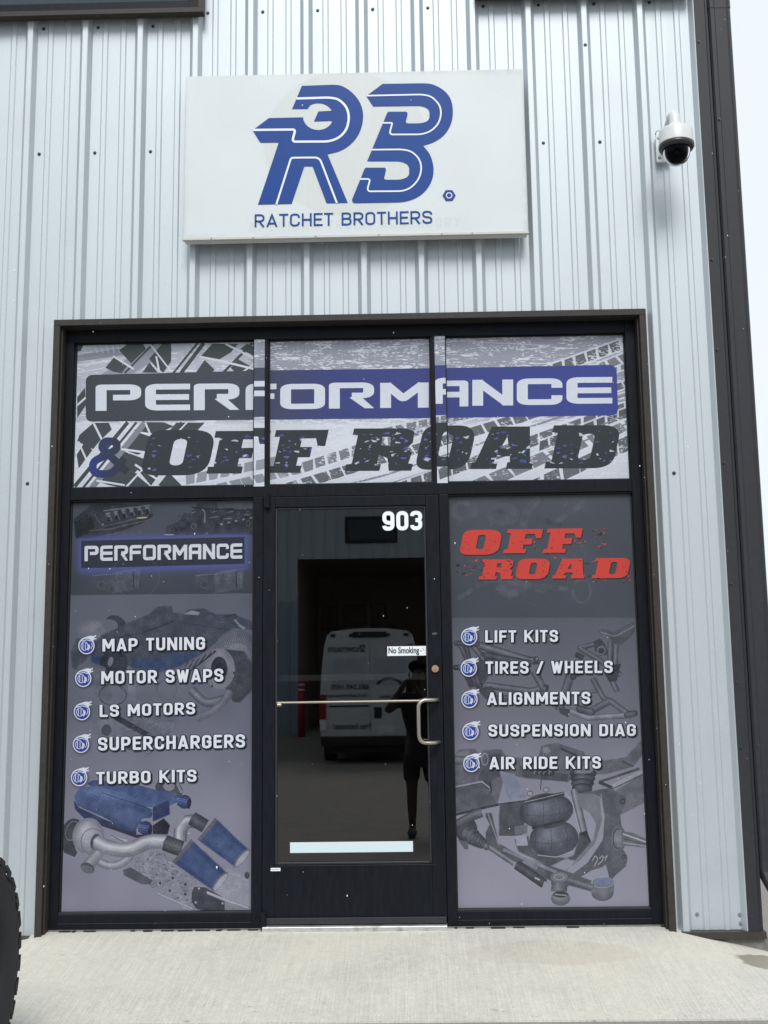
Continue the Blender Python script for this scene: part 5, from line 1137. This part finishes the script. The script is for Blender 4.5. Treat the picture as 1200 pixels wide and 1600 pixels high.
# ---------------------------------------------------------------- off-road tyre at the left edge
def tyre(x, y, zc, R, W):
    tr = thing('truck_tire', (x, y, zc-R), 'black knobby off road tyre at the left edge of the picture', 'tire')
    c = Vector((x, y, zc)); RUB = worn(mat('tyre_rubber', (.020, .021, .023), .75), 50, .25, .1, .4); n = 72
    prof = [(R*.53, W*.36), (R*.56, W*.44), (R*.66, W*.495), (R*.80, W*.51), (R*.90, W*.485), (R*.955, W*.45), (R*.970, W*.36), (R*.972, 0), (R*.970, -W*.36), (R*.955, -W*.45), (R*.90, -W*.485), (R*.80, -W*.51), (R*.66, -W*.495), (R*.56, -W*.44), (R*.53, -W*.36)]
    V = [(c.x+h, c.y+r*math.cos(2*math.pi*k/n), c.z+r*math.sin(2*math.pi*k/n)) for r, h in prof for k in range(n)]
    F = [(j*n+k, j*n+(k+1) % n, (j+1)*n+(k+1) % n, (j+1)*n+k) for j in range(len(prof)-1) for k in range(n)]
    from_py('casing', V, F, RUB, tr, True)
    def lug(a0, a1, h0, h1, r0, r1, sk=0.0, drop=0.0):
        V = []
        for r in (r0, r1):
            s = 1 if r == r0 else .9
            for a, h in ((a0, h0), (a1, h0), (a1, h1), (a0, h1)):
                am = (a0+a1)/2; hm = (h0+h1)/2; aa = am+(a-am)*s; hh = hm+(h-hm)*s; aa += sk*(hh-h0); rr = r-(drop if abs(h) > W*.45 else 0)
                V.append((c.x+hh, c.y+rr*math.cos(aa), c.z+rr*math.sin(aa)))
        return V
    Q = [(0, 3, 2, 1), (4, 5, 6, 7), (0, 1, 5, 4), (1, 2, 6, 5), (2, 3, 7, 6), (3, 0, 4, 7)]
    nl = 30; V = []; F = []
    for k in range(nl):
        a = 2*math.pi*k/nl; d = 2*math.pi/nl
        for (b0, b1, h0, h1, r1, sk) in ((.05, .68, W*.30, W*.50, R*1.0, .5), (.38, .92, W*.02, W*.26, R*.998, -.8), (.0, .52, -W*.26, -W*.02, R*.998, -.8), (.30, .90, -W*.50, -W*.30, R*1.0, .5)):
            b = len(V); V += lug(a+b0*d, a+b1*d, h0, h1, R*.95, r1, sk, .020*R/.39); F += [tuple(b+i for i in q) for q in Q]
    o = from_py('tread_lugs', V, F, RUB, tr); o['kind'] = 'stuff'
    V = []; F = []
    for k in range(nl):                       # shoulder lugs reaching down the sidewall
        a = 2*math.pi*k/nl; d = 2*math.pi/nl
        for s in (1, -1):
            r0, r1 = (R*.80, R*.965) if k % 2 else (R*.86, R*.965); b = len(V)
            for h in (W*.47, W*.515):
                for aa, rr in ((a+.1*d, r0), (a+.6*d, r0), (a+.68*d, r1), (a+.05*d, r1)): V.append((c.x+s*(h-(.035*W if rr == r1 else 0)), c.y+rr*math.cos(aa), c.z+rr*math.sin(aa)))
            F += [tuple(b+i for i in q) for q in Q]
    o = from_py('shoulder_lugs', V, F, RUB, tr); o['kind'] = 'stuff'
    bm = bmesh.new(); rr = R*.53
    prof = [(rr, W*.38), (rr*1.02, W*.42), (rr*.94, W*.40), (rr*.88, W*.30), (rr*.5, W*.16), (rr*.22, W*.20), (0, W*.20)]
    V = [(c.x+h, c.y+r*math.cos(2*math.pi*k/48), c.z+r*math.sin(2*math.pi*k/48)) for r, h in prof for k in range(48)]
    F = [(j*48+k, j*48+(k+1) % 48, (j+1)*48+(k+1) % 48, (j+1)*48+k) for j in range(len(prof)-1) for k in range(48)]
    from_py('rim', V, F, BLK, tr, True); acyl(bm, (x-W*.35, y, zc), (x+W*.2, y, zc), rr*.9, n=40); from_bm('rim_back', bm, BLK, tr, False)
    return tr
ty = -1.75; tyR = .41
tyre(.126, ty, gz(0, ty)+tyR-.004, tyR, .27)

# ---------------------------------------------------------------- across the yard: seen in the door glass
ob = thing('opposite_building', (0, -22.2, -.07), 'metal building with a tall dark doorway across the yard, mirrored in the door glass', 'building', rz=0)
OB = -22.2
cladding('wall', -14, -1.0, 3.2, 6.2, GALV, ob, cut=False, yb=OB, sgn=-1)
cladding('wall', -1.0, 4.2, 4.25, 6.2, GALV, ob, cut=False, yb=OB, sgn=-1); cladding('wall', 4.2, 14, -.07, 6.2, GALV, ob, cut=False, yb=OB, sgn=-1)
cladding('wainscot', -14, -1.0, -.07, 3.198, worn(mat('blue_grey_sheet', (.30, .37, .44), .45, .2), 20, .06), ob, cut=False, yb=OB, sgn=-1)
box('roof_edge', -14.2, 14.2, -22.9, -21.8, 6.2, 6.35, BRONZE2, ob, .01)
DK = worn(mat('garage_interior', (.38, .31, .27), .85), 2, .2)
for nm, a in (('back_wall', (-1.2, 4.4, -29.1, -29, -.07, 4.5)), ('inner_wall', (-1.2, -1.02, -29, -22.3, -.07, 4.5)), ('inner_wall', (4.22, 4.4, -29, -22.3, -.07, 4.5)), ('inner_ceiling', (-1.2, 4.4, -29, -22.3, 4.4, 4.5)), ('inner_floor', (-1.2, 4.4, -29.1, -22.3, -.08, -.062))): box(nm, *a, DK, ob, 0)
x0, z1 = P(539, 808, 22.3); x1, z0 = P(621, 848, 22.3)
wn = box('window', x0, x1, OB-.02, OB+.06, z0, z1, BRONZE2, ob, .01); box('pane', x0+.09, x1-.09, OB+.061, OB+.066, z0+.09, z1-.09, VANGL, wn, 0)
ob.rotation_euler.z = 0
bx, _ = P(471, 1100, 21.4)
bo = thing('bollard', (bx, -21.3, gz(0, -21.3)), 'red bollard with white bands beside the dark doorway', 'bollard')
g0 = gz(0, -21.3); bm = bmesh.new(); acyl(bm, (bx, -21.3, g0-.02), (bx, -21.3, g0+1.30), .085, n=24); asph(bm, (bx, -21.3, g0+1.30), .085, .085, .05); from_bm('post', bm, RED, bo, True)
for z in (1.08, 1.20): bm = bmesh.new(); acyl(bm, (bx, -21.3, g0+z), (bx, -21.3, g0+z+.04), .087, n=24, cap=False); from_bm('band', bm, PAPER, bo, True)

# white van, rear towards the shop
VX = .99; VY = -16.25; g = gz(0, -17)
vn = thing('white_van', (VX, VY, g), 'white high roof cargo van with lettering on its rear doors', 'van')
def van_body():
    prof = [(.965, .42), (.985, .75), (.985, 1.25), (.955, 1.75), (.90, 2.25), (.84, 2.47), (.74, 2.545), (.35, 2.59), (0, 2.60)]
    ring = [(x, z) for x, z in prof]+[(-x, z) for x, z in prof[-2::-1]]
    V = []; ys = [(VY, .985, .0), (VY-.05, 1, 0), (VY-4.6, 1, 0), (VY-5.0, .97, -.25), (VY-5.35, .93, -1.2)]; n = len(ring)
    for y, s, dz in ys:
        for x, z in ring: V.append((VX+x*s, y, g+min(z, 2.6+dz) if z > 1.2 else g+z))
    F = [(k*n+i, (k+1)*n+i, (k+1)*n+i+1, k*n+i+1) for k in range(len(ys)-1) for i in range(n-1)]
    F += [tuple(range(n)), tuple((len(ys)-1)*n+i for i in range(n-1, -1, -1))]; F += [(k*n, k*n+n-1, (k+1)*n+n-1, (k+1)*n) for k in range(len(ys)-1)]
    return from_py('body', V, F, VANW, vn)
van_body()
for s in (-1, 1):
    V = [(VX+s*.012, VY+.02, g+.52), (VX+s*.80, VY+.02, g+.52), (VX+s*.83, VY+.02, g+1.3), (VX+s*.80, VY+.02, g+1.75), (VX+s*.75, VY+.02, g+2.32), (VX+s*.012, VY+.02, g+2.36)]
    d = from_py('rear_door', V+[(a, VY+.0, b) for a, _, b in V], [tuple(range(6)) if s < 0 else tuple(range(5, -1, -1))]+[(i, i+6, (i+1) % 6+6, (i+1) % 6) for i in range(6)], VANW, vn)
    box('door_panel', *sorted((VX+s*.07, VX+s*.72)), VY+.0205, VY+.024, g+1.50, g+2.02, worn(mat('van_panel_tint', (.50, .55, .61), .2), 3, .05), d, 0)  # bluish tinted panel on the rear door; the van has no window here
    bm = bmesh.new(); abox(bm, *sorted((VX+s*.86, VX+s*.985)), VY-.03, VY+.03, g+.85, g+1.32, .02); from_bm('tail_light', bm, TAIL, vn)
    bm = bmesh.new(); abox(bm, *sorted((VX+s*.86, VX+s*.985)), VY-.03, VY+.028, g+.62, g+.84, .02); from_bm('reverse_light', bm, PAPER, vn)
    for y in (VY-1.1, VY-4.4):
        bm = bmesh.new(); acyl(bm, (VX+s*.72, y, g+.35), (VX+s*.96, y, g+.35), .35, n=28); from_bm('wheel', bm, BLK, vn)
    for x in (.35, .72): box('marker_light', *sorted((VX+s*x-.05, VX+s*x+.05)), VY+.0, VY+.03, g+2.44, g+2.49, BLK, vn, .005)
box('brake_light', VX-.33, VX+.33, VY+.0, VY+.03, g+2.42, g+2.53, BLK, vn, .008)
box('bumper', VX-.96, VX+.96, VY-.05, VY+.14, g+.34, g+.52, BLK, vn, .02); box('underside', VX-.8, VX+.8, VY-5, VY-.08, g+.2, g+.42, BLK, vn, 0)
box('door_handle', VX+.08, VX+.22, VY+.021, VY+.05, g+.86, g+1.07, BLK, vn, .01); box('trim_strip', VX-.8, VX-.03, VY+.021, VY+.03, g+1.08, g+1.11, BLK, vn, 0)
box('number_plate', VX-.86+1.0, VX+.86-.40, VY+.021, VY+.03, g+.56, g+.72, PAPER, vn, 0).hide_render = False
MV = lambda x, z: Matrix.Translation((x, VY+.0265, z)) @ Matrix.Rotation(math.pi, 4, 'Z') @ Matrix.Rotation(math.pi/2, 4, 'X')
def vtext(s, size, xr, z, bold=.002, sx=1): text('lettering', s, size, VTEXT, vn, MV(xr, z), bold, sx)
vtext('Design', .20, VX+.86, g+2.14, .004, 1.0); vtext('Showroom', .20, VX-.08, g+2.14, .004, .82)
vtext('682.549.1605', .135, VX-.02, g+1.42, .003, 1.02); vtext('OurCustomHouse.com', .09, VX-.05, g+1.27, .002, .95)
vtext('Floor Crafters', .10, VX+.70, g+1.24, .002, .9); vtext('Free Estimates!', .15, VX+.02, g+.66, .003, .80)
ribbon('roof_mark', [([(VX+.38+.24*math.cos(math.radians(a)), g+1.47+.15*math.sin(math.radians(a))) for a in range(15, 166, 10)], False)], .05, VY+.030, VTEXT, vn)

# ---------------------------------------------------------------- the photographer, mirrored in the glass
def skin(name, nodes, edges, m, parent, sub=2):
    og = origin(parent); me = bpy.data.meshes.new(name); keys = list(nodes); idx = {k: i for i, k in enumerate(keys)}
    me.from_pydata([Vector(nodes[k][0])-og for k in keys], [(idx[a], idx[b]) for a, b in edges], []); o = bpy.data.objects.new(name, me); COL.objects.link(o)
    o.modifiers.new('s', 'SKIN'); 
    if not me.skin_vertices: bpy.context.view_layer.objects.active = o
    sv = me.skin_vertices[0].data
    for k, i in idx.items():
        r = nodes[k][1]; sv[i].radius = (r, r) if not isinstance(r, tuple) else r; sv[i].use_root = (i == 0)
    md = o.modifiers.new('u', 'SUBSURF'); md.levels = sub; md.render_levels = sub
    n = bpy.data.meshes.new_from_object(o.evaluated_get(bpy.context.evaluated_depsgraph_get())); bpy.data.objects.remove(o); return link(name, n, m, parent, True)
gp = gz(0, -5.95)
pe = thing('person', (1.83, -5.98, gp), 'dark haired person in black tee and shorts holding up a phone', 'person')
Y0 = -5.985
nd = {'pel': ((1.84, Y0, .50), (.13, .10)), 'bel': ((1.84, Y0+.01, .68), (.13, .10)), 'che': ((1.84, Y0, .90), (.155, .11)), 'nk0': ((1.83, Y0+.01, 1.06), .06), 'nk1': ((1.825, Y0+.02, 1.13), .052), 'jaw': ((1.82, Y0+.045, 1.18), (.062, .068)), 'fac': ((1.818, Y0+.035, 1.26), (.078, .088)), 'cra': ((1.818, Y0+.025, 1.325), (.070, .08)), 'nose': ((1.818, Y0+.135, 1.235), .012),
      'sl': ((1.65, Y0+.0, 1.01), .060), 'el': ((1.50, Y0+.17, .885), .042), 'wl': ((1.665, Y0+.255, 1.13), .028), 'hl': ((1.680, Y0+.262, 1.165), .030),
      'sr': ((2.02, Y0+.0, 1.01), .060), 'er': ((2.05, Y0+.20, .82), .042), 'wr': ((1.82, Y0+.27, 1.09), .028), 'hr': ((1.790, Y0+.270, 1.13), .030),
      'tl': ((1.745, Y0, .44), .095), 'kl': ((1.745, Y0+.02, .07), .058), 'cl': ((1.745, Y0-.01, -.08), .055), 'al': ((1.745, Y0-.01, gp+.075), .034), 'fl': ((1.735, Y0+.12, gp+.03), .033),
      'tr': ((1.94, Y0, .44), .095), 'kr': ((1.975, Y0+.02, .07), .058), 'cr': ((1.98, Y0-.01, -.08), .055), 'ar': ((1.98, Y0-.01, gp+.075), .034), 'fr': ((2.0, Y0+.12, gp+.03), .033)}
ed = [('pel', 'bel'), ('bel', 'che'), ('che', 'nk0'), ('nk0', 'nk1'), ('nk1', 'jaw'), ('jaw', 'fac'), ('fac', 'cra'), ('fac', 'nose'), ('che', 'sl'), ('sl', 'el'), ('el', 'wl'), ('wl', 'hl'), ('che', 'sr'), ('sr', 'er'), ('er', 'wr'), ('wr', 'hr'),
      ('pel', 'tl'), ('tl', 'kl'), ('kl', 'cl'), ('cl', 'al'), ('al', 'fl'), ('pel', 'tr'), ('tr', 'kr'), ('kr', 'cr'), ('cr', 'ar'), ('ar', 'fr')]
for s, h, base, side in (('l', 'hl', (1.680, Y0+.262, 1.165), 1), ('r', 'hr', (1.790, Y0+.270, 1.13), -1)):
    for i, (dz, ln_) in enumerate(((.026, .9), (.012, 1), (-.002, .95), (-.016, .8))):
        a = (base[0]+side*.004, base[1]+.012, base[2]+dz); b_ = (base[0]+side*.018, base[1]+.026*ln_, base[2]+dz+.002); c_ = (base[0]+side*.030*ln_, base[1]+.020, base[2]+dz+.002)
        nd['%s%d0' % (s, i)] = (a, .009); nd['%s%d1' % (s, i)] = (b_, .0085); nd['%s%d2' % (s, i)] = (c_, .007); ed += [(h, '%s%d0' % (s, i)), ('%s%d0' % (s, i), '%s%d1' % (s, i)), ('%s%d1' % (s, i), '%s%d2' % (s, i))]
    nd[s+'t0'] = ((base[0]+side*.01, base[1]-.018, base[2]-.01), .010); nd[s+'t1'] = ((base[0]+side*.032, base[1]-.014, base[2]+.002), .009); ed += [(h, s+'t0'), (s+'t0', s+'t1')]
skin('body', nd, ed, SKIN, pe)
sh = {k: nd[k] for k in ('pel', 'bel', 'che', 'nk0', 'sl', 'sr')}; sh = {k: (v[0], tuple(np.array(v[1])*1.13) if isinstance(v[1], tuple) else v[1]*1.2) for k, v in sh.items()}
sh['pel'] = ((1.84, Y0, .46), (.158, .128)); sh['hem'] = ((1.84, Y0, .36), (.16, .13)); sh['nk0'] = (nd['nk0'][0], .075); sh['ul'] = ((1.565, Y0+.095, .94), .062); sh['ur'] = ((2.037, Y0+.11, .905), .062)
skin('shirt', sh, [('hem', 'pel'), ('pel', 'bel'), ('bel', 'che'), ('che', 'nk0'), ('che', 'sl'), ('sl', 'ul'), ('che', 'sr'), ('sr', 'ur')], SHIRT, pe)
so = {'pel': ((1.84, Y0, .48), (.145, .115)), 'wst': ((1.84, Y0, .62), (.13, .10)), 'tl': ((1.745, Y0, .40), .105), 'ml': ((1.742, Y0+.01, .14), .088), 'tr': ((1.94, Y0, .40), .105), 'mr': ((1.965, Y0+.01, .14), .088)}
skin('shorts', so, [('wst', 'pel'), ('pel', 'tl'), ('tl', 'ml'), ('pel', 'tr'), ('tr', 'mr')], SHORTS, pe)
bm = bmesh.new(); asph(bm, (1.818, Y0+.008, 1.338), .092, .100, .066, 24, 16)
for v_ in bm.verts: v_.co += Vector((.004*math.sin(v_.co.z*160), .004*math.sin(v_.co.x*170), .006*math.sin(v_.co.x*130+v_.co.y*90)))
from_bm('hair', bm, HAIR, pe, True)
for s in (-1, 1):
    bm = bmesh.new(); asph(bm, (1.818+s*.082, Y0+.02, 1.25), .012, .022, .032); from_bm('ear', bm, SKIN, pe, True)
    bm = bmesh.new(); asph(bm, (1.818+s*.031, Y0+.105, 1.265), .013, .010, .009); from_bm('eye', bm, GASKET, pe, True)
    bm = bmesh.new(); asph(bm, ((1.74 if s < 0 else 1.99), Y0+.07, gp+.045), .050, .135, .046); bmesh.ops.bisect_plane(bm, geom=bm.verts[:]+bm.edges[:]+bm.faces[:], plane_co=(0, 0, gp+.002), plane_no=(0, 0, -1), clear_outer=True); from_bm('shoe', bm, BLK, pe, True)
ph = thing('smartphone', (1.735, -5.716, 1.072), 'dark phone held up in both hands', 'phone')
box('case', 1.698, 1.772, -5.721, -5.713, 1.072, 1.222, BLK, ph, .003)
for dx, dz in ((.013, -.022), (.013, -.048)): bm = bmesh.new(); acyl(bm, (1.698+dx, -5.713, 1.222+dz), (1.698+dx, -5.7105, 1.222+dz), .0085, n=16); from_bm('lens', bm, VANGL, ph)

# far building beyond the corner
fb = thing('far_building', (24, 40, -.42), 'distant low building beyond the right hand corner', 'building')
box('wall', 17.0, 34, 40, 48, -.42, 3.6, worn(mat('tan_wall', (.30, .27, .25), .8), 3, .1), fb, 0); box('roof', 16.6, 34.4, 39.6, 48.4, 3.6, 4.05, BRONZE, fb, .02)

# ---------------------------------------------------------------- light snow in the air
rs = np.random.default_rng(11); bm = bmesh.new()
for i in range(230):
    d = rs.uniform(1.0, 5.3); u = rs.uniform(0, 1200); v = rs.uniform(0, 1600); r = rs.uniform(.0004, .0009)*(1 if i % 8 else 1.6)*(.45+d*.2)
    q = _f+_r*(u-600)/CAM[0]-_u*(v-800)/CAM[0]; c = np.array(CAM[1:4])+q*d
    if c[1] > -.15 or c[2] < -.1: continue
    bmesh.ops.create_icosphere(bm, subdivisions=1, radius=1, matrix=Matrix.Translation(c) @ Matrix.Rotation(rs.uniform(-.3, .3), 4, 'Y') @ Matrix.Diagonal((r, r, r*rs.uniform(1.1, 2.0), 1)))
me = bpy.data.meshes.new('snow_flurry'); bm.to_mesh(me); bm.free(); me.materials.append(mat('snow', (.85, .88, .9), .6)); o = link('snow_flurry', me); tag(o, 'sparse small white snowflakes falling in front of the shop', 'snow', kind='stuff')
